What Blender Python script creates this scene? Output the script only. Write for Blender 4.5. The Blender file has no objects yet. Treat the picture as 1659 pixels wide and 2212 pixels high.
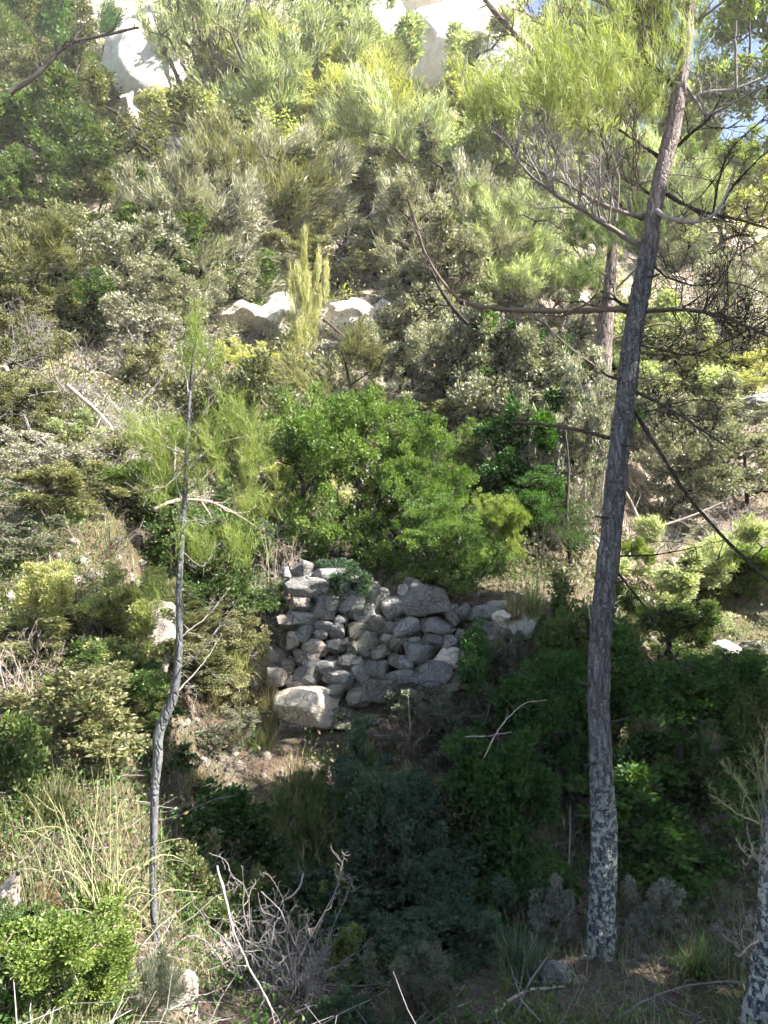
import bpy, math, random
import numpy as np
R = math.radians
scene = bpy.context.scene
COL = scene.collection

# ------------------------------------------------------------------ camera, sky, sun, exposure
FPX, CU, CV = 1611.0, 829.5, 1106.0          # focal length and centre of the 1659 x 2212 survey grid
PITCH = R(4.0)
cam_d = bpy.data.cameras.new("camera"); cam = bpy.data.objects.new("camera", cam_d); COL.objects.link(cam)
cam.location = (0, 0, 0); cam.rotation_euler = (R(90) + PITCH, 0, 0)
cam_d.sensor_fit = 'VERTICAL'; cam_d.angle = 2 * math.atan(CV / FPX)
cam_d.clip_start = 0.05; cam_d.clip_end = 3000
scene.camera = cam
SUN = np.array([0.72, -0.25, 0.76]); SUN = SUN / np.linalg.norm(SUN)
world = bpy.data.worlds.new("World"); scene.world = world; world.use_nodes = True
wn = world.node_tree.nodes; wl = world.node_tree.links
sky = wn.new("ShaderNodeTexSky"); sky.sky_type = 'NISHITA'; sky.sun_disc = False
sky.sun_elevation = math.asin(SUN[2]); sky.sun_rotation = math.atan2(SUN[0], SUN[1])
sky.dust_density = 0.6; sky.ozone_density = 1.6
wl.new(sky.outputs[0], wn["Background"].inputs[0]); wn["Background"].inputs[1].default_value = 0.055
sd = bpy.data.lights.new("sun", 'SUN'); sd.energy = 5.0; sd.angle = R(0.5); sd.color = (1.0, 0.93, 0.82)
so = bpy.data.objects.new("sun", sd); COL.objects.link(so)
from mathutils import Vector
so.rotation_euler = Vector(SUN).to_track_quat('Z', 'Y').to_euler(); so.location = (20, -15, 40)
vs = scene.view_settings; vs.view_transform = 'Standard'; vs.look = 'None'; vs.gamma = 1.0; vs.use_curve_mapping = False
vs.exposure = 2.5
scene.cycles.use_adaptive_sampling = True; scene.cycles.adaptive_threshold = 0.04; scene.cycles.adaptive_min_samples = 12
scene.cycles.use_denoising = True
scene.cycles.max_bounces = 4; scene.cycles.transparent_max_bounces = 4; scene.cycles.volume_bounces = 0
scene.cycles.diffuse_bounces = 2; scene.cycles.transmission_bounces = 2; scene.cycles.glossy_bounces = 1

# ------------------------------------------------------------------ numeric helpers
def hash3(i, j, k, s):
    n = (i * 374761393 + j * 668265263 + k * 2147483647 + s * 1274126177) & 0xFFFFFFFF
    n = ((n ^ (n >> 13)) * 1274126177) & 0xFFFFFFFF
    n = (n ^ (n >> 16)) & 0xFFFFFF
    return n / float(0xFFFFFF)
def vnoise(p, s=0):
    p = np.asarray(p, float); f = np.floor(p); i = f.astype(np.int64); t = p - f; t = t * t * (3 - 2 * t)
    x, y, z = i[..., 0], i[..., 1], i[..., 2]; a, b, c = t[..., 0], t[..., 1], t[..., 2]
    def L(u, v, w): return u + (v - u) * w
    return L(L(L(hash3(x, y, z, s), hash3(x+1, y, z, s), a), L(hash3(x, y+1, z, s), hash3(x+1, y+1, z, s), a), b),
             L(L(hash3(x, y, z+1, s), hash3(x+1, y, z+1, s), a), L(hash3(x, y+1, z+1, s), hash3(x+1, y+1, z+1, s), a), b), c) * 2 - 1
def fbm(p, s=0, o=4, lac=2.1, g=0.5):
    p = np.asarray(p, float); r = 0; a = 1.0
    for k in range(o):
        r = r + a * vnoise(p * lac ** k, s + k * 17); a *= g
    return r
def unit(v): return v / (np.linalg.norm(v, axis=-1, keepdims=True) + 1e-9)
def sstep(a, b, x):
    t = np.clip((x - a) / (b - a), 0, 1); return t * t * (3 - 2 * t)

cp, sp = math.cos(PITCH), math.sin(PITCH)
def ray(u, v):
    a, b = (u - CU) / FPX, (CV - v) / FPX
    return np.array([a, cp - b * sp, sp + b * cp])
def P3(u, v, Y):                             # survey direction + distance north -> place in the world
    d = ray(u, v); t = Y / d[1]; return d * t
def scale_at(u, v, Y):                       # metres per survey pixel at that place
    return Y / ray(u, v)[1] / FPX

# ------------------------------------------------------------------ terrain
PC = ([-30, 0, 2.5, 4, 5.5, 7, 8.3, 8.95, 9.45, 10.2, 11.5, 14, 18, 25, 35, 50, 70, 95, 140, 400],
      [-1.6, -1.6, -1.95, -2.45, -2.75, -2.6, -2.1, -1.85, -.42, -.2, 0.1, 1.6, 4.8, 11, 20.5, 36, 55, 68, 70, 70])
PL = ([-30, 0, 2.5, 4, 5.5, 8, 10, 14, 18, 25, 35, 50, 70, 95, 140, 400],
      [-1.6, -1.6, -1.75, -1.8, -1.15, 0.35, 1.5, 3.6, 6.6, 12.5, 22, 38, 58, 72, 74, 74])
PR = ([-30, 0, 4, 5.5, 7, 9, 12, 16, 22, 30, 45, 60, 80, 140, 400],
      [-1.6, -1.6, -2.45, -2.75, -2.65, -2.1, -1.25, 0.9, 5.5, 12.0, 23.0, 32.0, 38, 40, 40])
def H(x, y):
    x = np.asarray(x, float); y = np.asarray(y, float)
    a = x / np.maximum(y, 4.0)
    wl_ = 1 - sstep(-0.42, -0.17, a); wr_ = sstep(0.17, 0.40, a)
    z = np.interp(y, *PC) * (1 - wl_ - wr_) + np.interp(y, *PL) * wl_ + np.interp(y, *PR) * wr_
    q = np.stack([x, y, 0 * x], -1)
    near = 1 - sstep(10, 24, y)
    z = z + 0.10 * near * fbm(q * 0.9, 3, 4) * np.clip(1 - np.exp(-((y - 9.2) / .8) ** 2) * (np.abs(x) < 2.2), .15, 1)
    z = z + (1 - near) * (0.9 * fbm(q * 0.16, 5, 5) + 0.35 * np.abs(fbm(q * 0.55, 8, 3))) * np.clip(y / 30, 0, 1.6)
    return z
def ground_hit(u, v):
    d = ray(u, v); t = np.geomspace(1.5, 140, 2600)
    p = d[None] * t[:, None]; under = p[:, 2] < H(p[:, 0], p[:, 1])
    k = int(np.argmax(under)) if under.any() else len(t) - 1
    return p[k]

# ------------------------------------------------------------------ mesh helpers
def mesh_np(name, V, F, rnd=None, smooth=False, mat=None):
    V = np.ascontiguousarray(V, np.float32); F = np.ascontiguousarray(F, np.int32)
    m = bpy.data.meshes.new(name); n, k = F.shape
    m.vertices.add(len(V)); m.vertices.foreach_set("co", V.ravel())
    m.loops.add(n * k); m.loops.foreach_set("vertex_index", F.ravel())
    m.polygons.add(n); m.polygons.foreach_set("loop_start", np.arange(n, dtype=np.int32) * k)
    m.update(calc_edges=True); m.validate()
    if smooth: m.polygons.foreach_set("use_smooth", np.ones(len(m.polygons), bool))
    if rnd is not None and len(m.polygons) == n:
        at = m.attributes.new("rnd", 'FLOAT', 'FACE'); at.data.foreach_set("value", np.ascontiguousarray(rnd, np.float32))
    m.materials.append(mat)
    return m
def link(name, mesh, parent=None, mat=None, loc=None, label=None, cat=None, group=None, kind=None):
    o = bpy.data.objects.new(name, mesh); COL.objects.link(o)
    if loc is not None: o.location = loc
    if parent is not None: o.parent = parent
    if mat is not None and mesh is not None:
        o.material_slots[0].link = 'OBJECT'; o.material_slots[0].material = mat
    if label: o["label"] = label
    if cat: o["category"] = cat
    if group: o["group"] = group
    if kind: o["kind"] = kind
    return o
def catmull(P, n):
    P = np.asarray(P, float)
    if len(P) < 3:
        t = np.linspace(0, 1, n)[:, None]; return P[0] * (1 - t) + P[-1] * t
    Q = np.vstack([2 * P[0] - P[1], P, 2 * P[-1] - P[-2]])
    s = np.linspace(0, len(P) - 1, n); k = np.minimum(s.astype(int), len(P) - 2); t = (s - k)[:, None]
    a, b, c, d = Q[k], Q[k + 1], Q[k + 2], Q[k + 3]
    return 0.5 * (2 * b + (c - a) * t + (2 * a - 5 * b + 4 * c - d) * t ** 2 + (3 * b - a - 3 * c + d) * t ** 3)
class Tubes:
    def __init__(self): self.V = []; self.F = []; self.r = []; self.n = 0
    def add(self, P, rad, sides=4, rnd=0.5, disp=None):
        P = np.asarray(P, float); m = len(P); rad = np.broadcast_to(np.asarray(rad, float), (m,))
        T = np.gradient(P, axis=0); T = unit(T)
        ref = np.array([0.31, 0.17, 0.93]) if abs(T[:, 2]).mean() < 0.8 else np.array([0.2, 0.97, 0.1])
        A = unit(np.cross(T, ref)); B = np.cross(T, A)
        th = np.arange(sides) * 2 * math.pi / sides
        rr = rad[:, None] * np.ones(sides)
        if disp is not None: rr = rr * disp(P, th)
        V = P[:, None] + rr[..., None] * (np.cos(th)[None, :, None] * A[:, None] + np.sin(th)[None, :, None] * B[:, None])
        i = np.arange(m - 1)[:, None] * sides; j = np.arange(sides)[None]; j2 = (j + 1) % sides
        F = np.stack([i + j, i + j2, i + sides + j2, i + sides + j], -1).reshape(-1, 4) + self.n
        self.V.append(V.reshape(-1, 3)); self.F.append(F); self.r.append(np.full(len(F), rnd)); self.n += m * sides
    def mesh(self, name, mat=None, smooth=True, off=None):
        V = np.vstack(self.V)
        if off is not None: V = V - np.asarray(off)
        return mesh_np(name, V, np.vstack(self.F), np.concatenate(self.r), smooth, mat)
def leaf_arrays(P, D, N, L, W, fold=0.25):
    S = unit(np.cross(D, N)); L = L[:, None]; W = W[:, None]
    mid = P + D * L * 0.45
    V = np.stack([P, mid + S * W * .5 + N * W * fold, P + D * L, mid - S * W * .5 + N * W * fold], 1).reshape(-1, 3)
    F = np.arange(len(P) * 4).reshape(-1, 4)
    return V, F
def blades(P, D, L, W, droop, seg, g, rnd):
    """curved tapering ribbons; P base, D start direction"""
    n = len(P); t = np.linspace(0, 1, seg + 1)[None, :, None]
    S = unit(np.cross(D, np.array([0, 0, 1.0])) + 1e-4 * g.normal(size=D.shape))
    C = P[:, None] + D[:, None] * (L[:, None, None] * t) + np.array([0, 0, -1.0]) * (droop * L)[:, None, None] * t ** 2.2
    w = W[:, None, None] * np.clip(1.0 - t ** 2.0, 0.06, 1) * 0.5
    V = np.stack([C - S[:, None] * w, C + S[:, None] * w], 2).reshape(-1, 3)
    b = (np.arange(n) * (seg + 1) * 2)[:, None]; k = (np.arange(seg) * 2)[None]
    F = np.stack([b + k, b + k + 1, b + k + 3, b + k + 2], -1).reshape(-1, 4)
    return V, F, np.repeat(rnd, seg)

# ------------------------------------------------------------------ materials
def new_mat(name):
    m = bpy.data.materials.new(name); m.use_nodes = True
    nt = m.node_tree; nt.nodes.clear(); out = nt.nodes.new("ShaderNodeOutputMaterial")
    return m, nt, out
def nd(nt, t, **kw):
    n = nt.nodes.new(t)
    for k, v in kw.items():
        if k.startswith("i_"): n.inputs[k[2:].replace("_", " ")].default_value = v
        else: setattr(n, k, v)
    return n
def ramp(nt, stops, src):
    r = nt.nodes.new("ShaderNodeValToRGB"); e = r.color_ramp.elements
    while len(e) < len(stops): e.new(0.5)
    for q, (p, c) in zip(e, stops):
        q.position = p; q.color = (c[0], c[1], c[2], 1) if not isinstance(c, (int, float)) else (c, c, c, 1)
    nt.links.new(src, r.inputs[0]); return r.outputs[0]
def mixc(nt, f, a, b, mode='MIX'):
    n = nt.nodes.new("ShaderNodeMix"); n.data_type = 'RGBA'; n.blend_type = mode
    for s, v in ((n.inputs[0], f), (n.inputs[6], a), (n.inputs[7], b)):
        if hasattr(v, "links"): nt.links.new(v, s)
        else: s.default_value = v if isinstance(v, (int, float)) else (*v, 1)
    return n.outputs[2]
def mathn(nt, op, a, b=None):
    n = nt.nodes.new("ShaderNodeMath"); n.operation = op
    for s, v in zip(n.inputs, (a, b)):
        if v is None: continue
        if hasattr(v, "links"): nt.links.new(v, s)
        else: s.default_value = v
    return n.outputs[0]
def tex_noise(nt, vec, scale, detail=4, rough=0.55):
    n = nd(nt, "ShaderNodeTexNoise"); n.inputs["Scale"].default_value = scale; n.inputs["Detail"].default_value = detail
    n.inputs["Roughness"].default_value = rough
    if vec is not None: nt.links.new(vec, n.inputs["Vector"])
    return n.outputs["Fac"]
LEAF = {}
def leaf_mat(name, dark, mid, light, trans=0.35, dry=0.0, gloss=0.35, dryc=(0.22, 0.15, 0.08)):
    m, nt, out = new_mat(name)
    at = nd(nt, "ShaderNodeAttribute", attribute_name="rnd"); oi = nd(nt, "ShaderNodeObjectInfo")
    geo = nd(nt, "ShaderNodeNewGeometry")
    ns = tex_noise(nt, geo.outputs["Position"], 2.3, 3)
    f = mathn(nt, 'ADD', mathn(nt, 'MULTIPLY', at.outputs["Fac"], 0.55), mathn(nt, 'MULTIPLY', ns, 0.5))
    c = ramp(nt, [(0.15, dark), (0.5, mid), (0.9, light)], f)
    if dry > 0:
        d = mathn(nt, 'GREATER_THAN', mathn(nt, 'FRACT', mathn(nt, 'MULTIPLY', at.outputs["Fac"], 7.31)), 1 - dry)
        c = mixc(nt, d, c, dryc)
    hsv = nd(nt, "ShaderNodeHueSaturation"); nt.links.new(c, hsv.inputs["Color"])
    nt.links.new(mathn(nt, 'ADD', mathn(nt, 'MULTIPLY', oi.outputs["Random"], 0.35), 0.83), hsv.inputs["Value"])
    nt.links.new(mathn(nt, 'ADD', mathn(nt, 'MULTIPLY', oi.outputs["Random"], -0.03), 0.515), hsv.inputs["Hue"])
    c = hsv.outputs[0]
    b = nd(nt, "ShaderNodeBsdfPrincipled"); b.inputs["Roughness"].default_value = 0.5
    b.inputs["Specular IOR Level"].default_value = gloss
    nt.links.new(c, b.inputs["Base Color"])
    t = nd(nt, "ShaderNodeBsdfTranslucent")
    nt.links.new(mixc(nt, 1.0, c, (1.15, 1.25, 0.55), 'MULTIPLY'), t.inputs["Color"])
    mx = nd(nt, "ShaderNodeMixShader"); mx.inputs[0].default_value = trans
    nt.links.new(b.outputs[0], mx.inputs[1]); nt.links.new(t.outputs[0], mx.inputs[2]); nt.links.new(mx.outputs[0], out.inputs[0])
    LEAF[name] = m; return m
leaf_mat("bright", (.035, .078, .022), (.10, .17, .036), (.23, .31, .075), .42)
leaf_mat("lime", (.08, .12, .028), (.19, .25, .06), (.37, .42, .13), .42, .03)
leaf_mat("yellowgreen", (.15, .17, .07), (.31, .335, .14), (.50, .51, .26), .42, .06)
leaf_mat("palegreen", (.14, .18, .10), (.31, .36, .21), (.52, .55, .38), .40, .04)
leaf_mat("greygreen", (.05, .06, .04), (.20, .21, .15), (.48, .48, .39), .25, .10, .3, (.34, .30, .24))
leaf_mat("olive", (.035, .045, .022), (.125, .14, .065), (.33, .33, .19), .32, .08, .3, (.28, .23, .15))
leaf_mat("silver", (.11, .115, .095), (.26, .26, .215), (.46, .45, .39), .2, .10, .3, (.46, .41, .36))
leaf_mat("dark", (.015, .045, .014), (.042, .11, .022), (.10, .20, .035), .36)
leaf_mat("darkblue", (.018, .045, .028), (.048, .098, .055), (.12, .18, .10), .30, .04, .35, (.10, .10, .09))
leaf_mat("midgreen", (.03, .055, .018), (.075, .125, .035), (.17, .225, .075), .36, .05)
leaf_mat("dusky", (.07, .08, .065), (.12, .14, .10), (.2, .22, .16), .25, .1, .2, (.3, .25, .2))
leaf_mat("straw", (.20, .16, .09), (.36, .30, .18), (.52, .46, .30), .3)
leaf_mat("needle", (.15, .19, .07), (.29, .34, .13), (.48, .51, .25), .45, .05)
leaf_mat("needle_dark", (.035, .065, .02), (.08, .13, .035), (.16, .21, .07), .35, .03)
leaf_mat("litter", (.06, .04, .03), (.14, .10, .072), (.29, .23, .18), .12)
leaf_mat("rust", (.18, .09, .05), (.34, .18, .10), (.5, .34, .22), .2)

def bark_mat(name, base, dark, light, lichen=0.0, pink=None, scale=1.0, zl=(0.6, 1.6), crk=.75):
    m, nt, out = new_mat(name)
    tc = nd(nt, "ShaderNodeTexCoord"); mp = nd(nt, "ShaderNodeMapping"); mp.inputs["Scale"].default_value = (1, 1, .22)
    nt.links.new(tc.outputs["Object"], mp.inputs[0])
    n1 = tex_noise(nt, mp.outputs[0], 34 * scale, 6, .65); n2 = tex_noise(nt, tc.outputs["Object"], 9 * scale, 5, .6)
    vo = nd(nt, "ShaderNodeTexVoronoi", feature='DISTANCE_TO_EDGE'); vo.inputs["Scale"].default_value = 26 * scale
    wob = nd(nt, "ShaderNodeVectorMath", operation='ADD'); nt.links.new(mp.outputs[0], wob.inputs[0])
    nz = nd(nt, "ShaderNodeTexNoise"); nz.inputs["Scale"].default_value = 14 * scale; nt.links.new(tc.outputs["Object"], nz.inputs["Vector"])
    sc_ = nd(nt, "ShaderNodeVectorMath", operation='SCALE'); sc_.inputs["Scale"].default_value = 0.06
    nt.links.new(nz.outputs["Color"], sc_.inputs[0]); nt.links.new(sc_.outputs[0], wob.inputs[1]); nt.links.new(wob.outputs[0], vo.inputs["Vector"])
    crack = ramp(nt, [(0.0, 0.0), (0.13, 1.0)], vo.outputs["Distance"])
    c = ramp(nt, [(0.3, dark), (0.52, base), (0.72, light)], n1)
    c = mixc(nt, mathn(nt, 'MULTIPLY', mathn(nt, 'SUBTRACT', 1.0, crack), crk), c, tuple(x * .3 for x in dark))
    sep = nd(nt, "ShaderNodeSeparateXYZ"); nt.links.new(tc.outputs["Object"], sep.inputs[0])
    if pink:  # sunlit pink of the upper trunk, mixed into the bark colour by height
        zz = mathn(nt, 'ADD', sep.outputs[2], mathn(nt, 'MULTIPLY', n2, 1.4))
        c = mixc(nt, mathn(nt, 'MULTIPLY', ramp(nt, [(0.0, 0.0), (1.0, 1.0)], mathn(nt, 'MULTIPLY', mathn(nt, 'SUBTRACT', zz, 5.6), 1.2)), 0.4), c, pink)
    if lichen:
        zz = ramp(nt, [(0.0, 1.0), (1.0, 0.0)], mathn(nt, 'MULTIPLY', mathn(nt, 'SUBTRACT', sep.outputs[2], zl[0]), 1 / (zl[1] - zl[0])))
        lp = ramp(nt, [(.50, 0.0), (.54, 1.0)], tex_noise(nt, tc.outputs["Object"], 23 * scale, 5, .7))
        c = mixc(nt, mathn(nt, 'MULTIPLY', mathn(nt, 'MULTIPLY', lp, zz), lichen), c, (.44, .47, .42))
        lp2 = ramp(nt, [(.60, 0.0), (.64, 1.0)], tex_noise(nt, tc.outputs["Object"], 41 * scale, 4, .6))
        c = mixc(nt, mathn(nt, 'MULTIPLY', lp2, lichen * .5), c, (.36, .37, .34))
    b = nd(nt, "ShaderNodeBsdfPrincipled"); b.inputs["Roughness"].default_value = .9; b.inputs["Specular IOR Level"].default_value = .15
    nt.links.new(c, b.inputs["Base Color"])
    bp = nd(nt, "ShaderNodeBump"); bp.inputs["Strength"].default_value = .8; bp.inputs["Distance"].default_value = .012
    nt.links.new(mathn(nt, 'ADD', crack, mathn(nt, 'MULTIPLY', n1, .8)), bp.inputs["Height"]); nt.links.new(bp.outputs[0], b.inputs["Normal"])
    nt.links.new(b.outputs[0], out.inputs[0]); return m
BARK = bark_mat("pine_bark", (.105, .108, .122), (.048, .048, .052), (.185, .185, .195), .9, (.40, .31, .27), crk=.5)
BARK_PINK = bark_mat("pink_bark", (.20, .165, .15), (.10, .08, .072), (.30, .25, .225), .25, None, .6)
BARK_GREY = bark_mat("grey_bark", (.10, .103, .112), (.07, .07, .076), (.14, .14, .148), .10, None, .8, (5, 9), .18)
def twig_mat(name, a, b):
    m, nt, out = new_mat(name)
    at = nd(nt, "ShaderNodeAttribute", attribute_name="rnd"); geo = nd(nt, "ShaderNodeNewGeometry")
    f = mathn(nt, 'ADD', mathn(nt, 'MULTIPLY', at.outputs["Fac"], .5), mathn(nt, 'MULTIPLY', tex_noise(nt, geo.outputs["Position"], 18, 4), .5))
    c = ramp(nt, [(.25, a), (.75, b)], f)
    p = nd(nt, "ShaderNodeBsdfPrincipled"); p.inputs["Roughness"].default_value = .85; p.inputs["Specular IOR Level"].default_value = .2
    nt.links.new(c, p.inputs["Base Color"]); nt.links.new(p.outputs[0], out.inputs[0]); return m
TW_DARK = twig_mat("twig_dark", (.025, .022, .02), (.075, .065, .06))
TW_BROWN = twig_mat("twig_brown", (.07, .055, .045), (.17, .14, .12))
TW_GREY = twig_mat("twig_grey", (.15, .138, .138), (.34, .315, .31))
TW_PALE = twig_mat("twig_pale", (.25, .21, .18), (.52, .45, .39))
TW_GREEN = twig_mat("twig_green", (.15, .165, .08), (.32, .32, .18))

def rock_mat(name, a, b, dirt, lich=.35):
    m, nt, out = new_mat(name)
    tc = nd(nt, "ShaderNodeTexCoord"); oi = nd(nt, "ShaderNodeObjectInfo"); geo = nd(nt, "ShaderNodeNewGeometry")
    add = nd(nt, "ShaderNodeVectorMath", operation='ADD'); nt.links.new(geo.outputs["Position"], add.inputs[0])
    n1 = tex_noise(nt, add.outputs[0], 4.5, 8, .68); n2 = tex_noise(nt, add.outputs[0], 19, 6, .7); n3 = tex_noise(nt, add.outputs[0], 60, 3, .6)
    c = ramp(nt, [(.33, a), (.66, b)], mathn(nt, 'ADD', mathn(nt, 'MULTIPLY', n1, .6), mathn(nt, 'MULTIPLY', n2, .4)))
    c = mixc(nt, mathn(nt, 'MULTIPLY', ramp(nt, [(.55, 0.0), (.68, 1.0)], n2), lich), c, dirt)
    c = mixc(nt, mathn(nt, 'MULTIPLY', ramp(nt, [(.30, 1.0), (.42, 0.0)], n3), .55), c, tuple(x * .35 for x in a))
    wv = nd(nt, "ShaderNodeTexNoise"); wv.inputs["Scale"].default_value = 5; nt.links.new(add.outputs[0], wv.inputs["Vector"])
    ws = nd(nt, "ShaderNodeVectorMath", operation='SCALE'); ws.inputs["Scale"].default_value = .35; nt.links.new(wv.outputs["Color"], ws.inputs[0])
    wa = nd(nt, "ShaderNodeVectorMath", operation='ADD'); nt.links.new(add.outputs[0], wa.inputs[0]); nt.links.new(ws.outputs[0], wa.inputs[1])
    vr = nd(nt, "ShaderNodeTexVoronoi", feature='DISTANCE_TO_EDGE'); vr.inputs["Scale"].default_value = 3.2; nt.links.new(wa.outputs[0], vr.inputs["Vector"])
    crk = ramp(nt, [(0.0, 1.0), (.035, 0.0)], vr.outputs["Distance"])
    c = mixc(nt, mathn(nt, 'MULTIPLY', crk, .3), c, tuple(x * .35 for x in a))
    c = mixc(nt, mathn(nt, 'MULTIPLY', ramp(nt, [(.56, 0.0), (.60, 1.0)], tex_noise(nt, add.outputs[0], 31, 5, .7)), .55), c, tuple(min(.85, x * 1.35) for x in b))
    mpz = nd(nt, "ShaderNodeMapping"); mpz.inputs["Scale"].default_value = (1, 1, .18); nt.links.new(add.outputs[0], mpz.inputs[0])
    c = mixc(nt, mathn(nt, 'MULTIPLY', ramp(nt, [(.52, 0.0), (.66, 1.0)], tex_noise(nt, mpz.outputs[0], 2.6, 5, .65)), .5), c, tuple(x * .5 for x in a))
    hsv = nd(nt, "ShaderNodeHueSaturation"); nt.links.new(c, hsv.inputs["Color"])
    nt.links.new(mathn(nt, 'ADD', mathn(nt, 'MULTIPLY', oi.outputs["Random"], .6), .66), hsv.inputs["Value"])
    p = nd(nt, "ShaderNodeBsdfPrincipled"); p.inputs["Roughness"].default_value = .9; p.inputs["Specular IOR Level"].default_value = .2
    nt.links.new(hsv.outputs[0], p.inputs["Base Color"])
    bp = nd(nt, "ShaderNodeBump"); bp.inputs["Strength"].default_value = .9; bp.inputs["Distance"].default_value = .045
    nt.links.new(mathn(nt, 'SUBTRACT', mathn(nt, 'ADD', n2, mathn(nt, 'MULTIPLY', n3, .5)), mathn(nt, 'MULTIPLY', crk, .5)), bp.inputs["Height"]); nt.links.new(bp.outputs[0], p.inputs["Normal"])
    nt.links.new(p.outputs[0], out.inputs[0]); return m
RK_GREY = rock_mat("stone_grey", (.17, .168, .168), (.33, .325, .32), (.13, .12, .105))
RK_TAN = rock_mat("stone_tan", (.24, .205, .18), (.42, .37, .33), (.14, .12, .10))
RK_PALE = rock_mat("stone_pale", (.52, .45, .37), (.76, .69, .59), (.40, .34, .27), .3)
RK_WHITE = rock_mat("limestone", (.74, .71, .65), (.86, .84, .79), (.6, .55, .46), .2)
RK_DARK = rock_mat("stone_mossy", (.15, .14, .12), (.27, .26, .22), (.10, .12, .06), .5)

def ground_mat():
    m, nt, out = new_mat("soil")
    geo = nd(nt, "ShaderNodeNewGeometry"); pos = geo.outputs["Position"]
    sep = nd(nt, "ShaderNodeSeparateXYZ"); nt.links.new(pos, sep.inputs[0])
    n0 = tex_noise(nt, pos, .35, 5, .6); n1 = tex_noise(nt, pos, 1.6, 6, .65); n2 = tex_noise(nt, pos, 11, 6, .7); n3 = tex_noise(nt, pos, 45, 4, .7)
    soil = ramp(nt, [(.3, (.055, .037, .029)), (.5, (.125, .085, .067)), (.7, (.22, .16, .13))], mathn(nt, 'ADD', mathn(nt, 'MULTIPLY', n1, .45), mathn(nt, 'MULTIPLY', n2, .55)))
    lit = ramp(nt, [(.32, (.04, .032, .026)), (.5, (.12, .10, .08)), (.68, (.27, .23, .19))], mathn(nt, 'ADD', mathn(nt, 'MULTIPLY', n3, .6), mathn(nt, 'MULTIPLY', n2, .4)))
    c = mixc(nt, ramp(nt, [(.42, 0.0), (.58, 1.0)], n1), soil, lit)
    moss = ramp(nt, [(.35, (.04, .055, .02)), (.65, (.13, .15, .06))], n3)
    c = mixc(nt, mathn(nt, 'MULTIPLY', ramp(nt, [(.5, 0.0), (.62, 1.0)], n0), .6), c, moss)
    far = ramp(nt, [(0.0, 0.0), (1.0, 1.0)], mathn(nt, 'MULTIPLY', mathn(nt, 'SUBTRACT', sep.outputs[1], 12.0), 0.12))
    lime = ramp(nt, [(.3, (.22, .185, .15)), (.5, (.38, .33, .28)), (.68, (.62, .57, .50))], mathn(nt, 'ADD', mathn(nt, 'MULTIPLY', n2, .5), mathn(nt, 'MULTIPLY', n1, .5)))
    c = mixc(nt, mathn(nt, 'MULTIPLY', far, ramp(nt, [(.42, .2), (.58, .9)], n1)), c, lime)
    p = nd(nt, "ShaderNodeBsdfPrincipled"); p.inputs["Roughness"].default_value = .95; p.inputs["Specular IOR Level"].default_value = .1
    nt.links.new(c, p.inputs["Base Color"])
    bp = nd(nt, "ShaderNodeBump"); bp.inputs["Strength"].default_value = .8; bp.inputs["Distance"].default_value = .05
    nt.links.new(mathn(nt, 'ADD', n2, mathn(nt, 'MULTIPLY', n3, .6)), bp.inputs["Height"]); nt.links.new(bp.outputs[0], p.inputs["Normal"])
    nt.links.new(p.outputs[0], out.inputs[0]); return m
SOIL = ground_mat()

# ------------------------------------------------------------------ ground sheet
ax = np.concatenate([-np.geomspace(420, 5, 60)[:-1], np.linspace(-5, 5, 180), np.geomspace(5, 420, 60)[1:]])
ay = np.concatenate([np.linspace(-150, -2, 25)[:-1], np.linspace(-2, 2, 16)[:-1], np.linspace(2, 13, 230)[:-1], np.linspace(13, 100, 190)[:-1], np.geomspace(100, 420, 25)])
gx, gy = np.meshgrid(ax, ay); gz = H(gx, gy)
nx, ny = len(ax), len(ay)
I = (np.arange(ny - 1)[:, None] * nx + np.arange(nx - 1)[None]).ravel()
link("ground", mesh_np("ground", np.stack([gx, gy, gz], -1).reshape(-1, 3), np.stack([I, I + 1, I + 1 + nx, I + nx], -1), None, True, SOIL), kind="structure")

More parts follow.
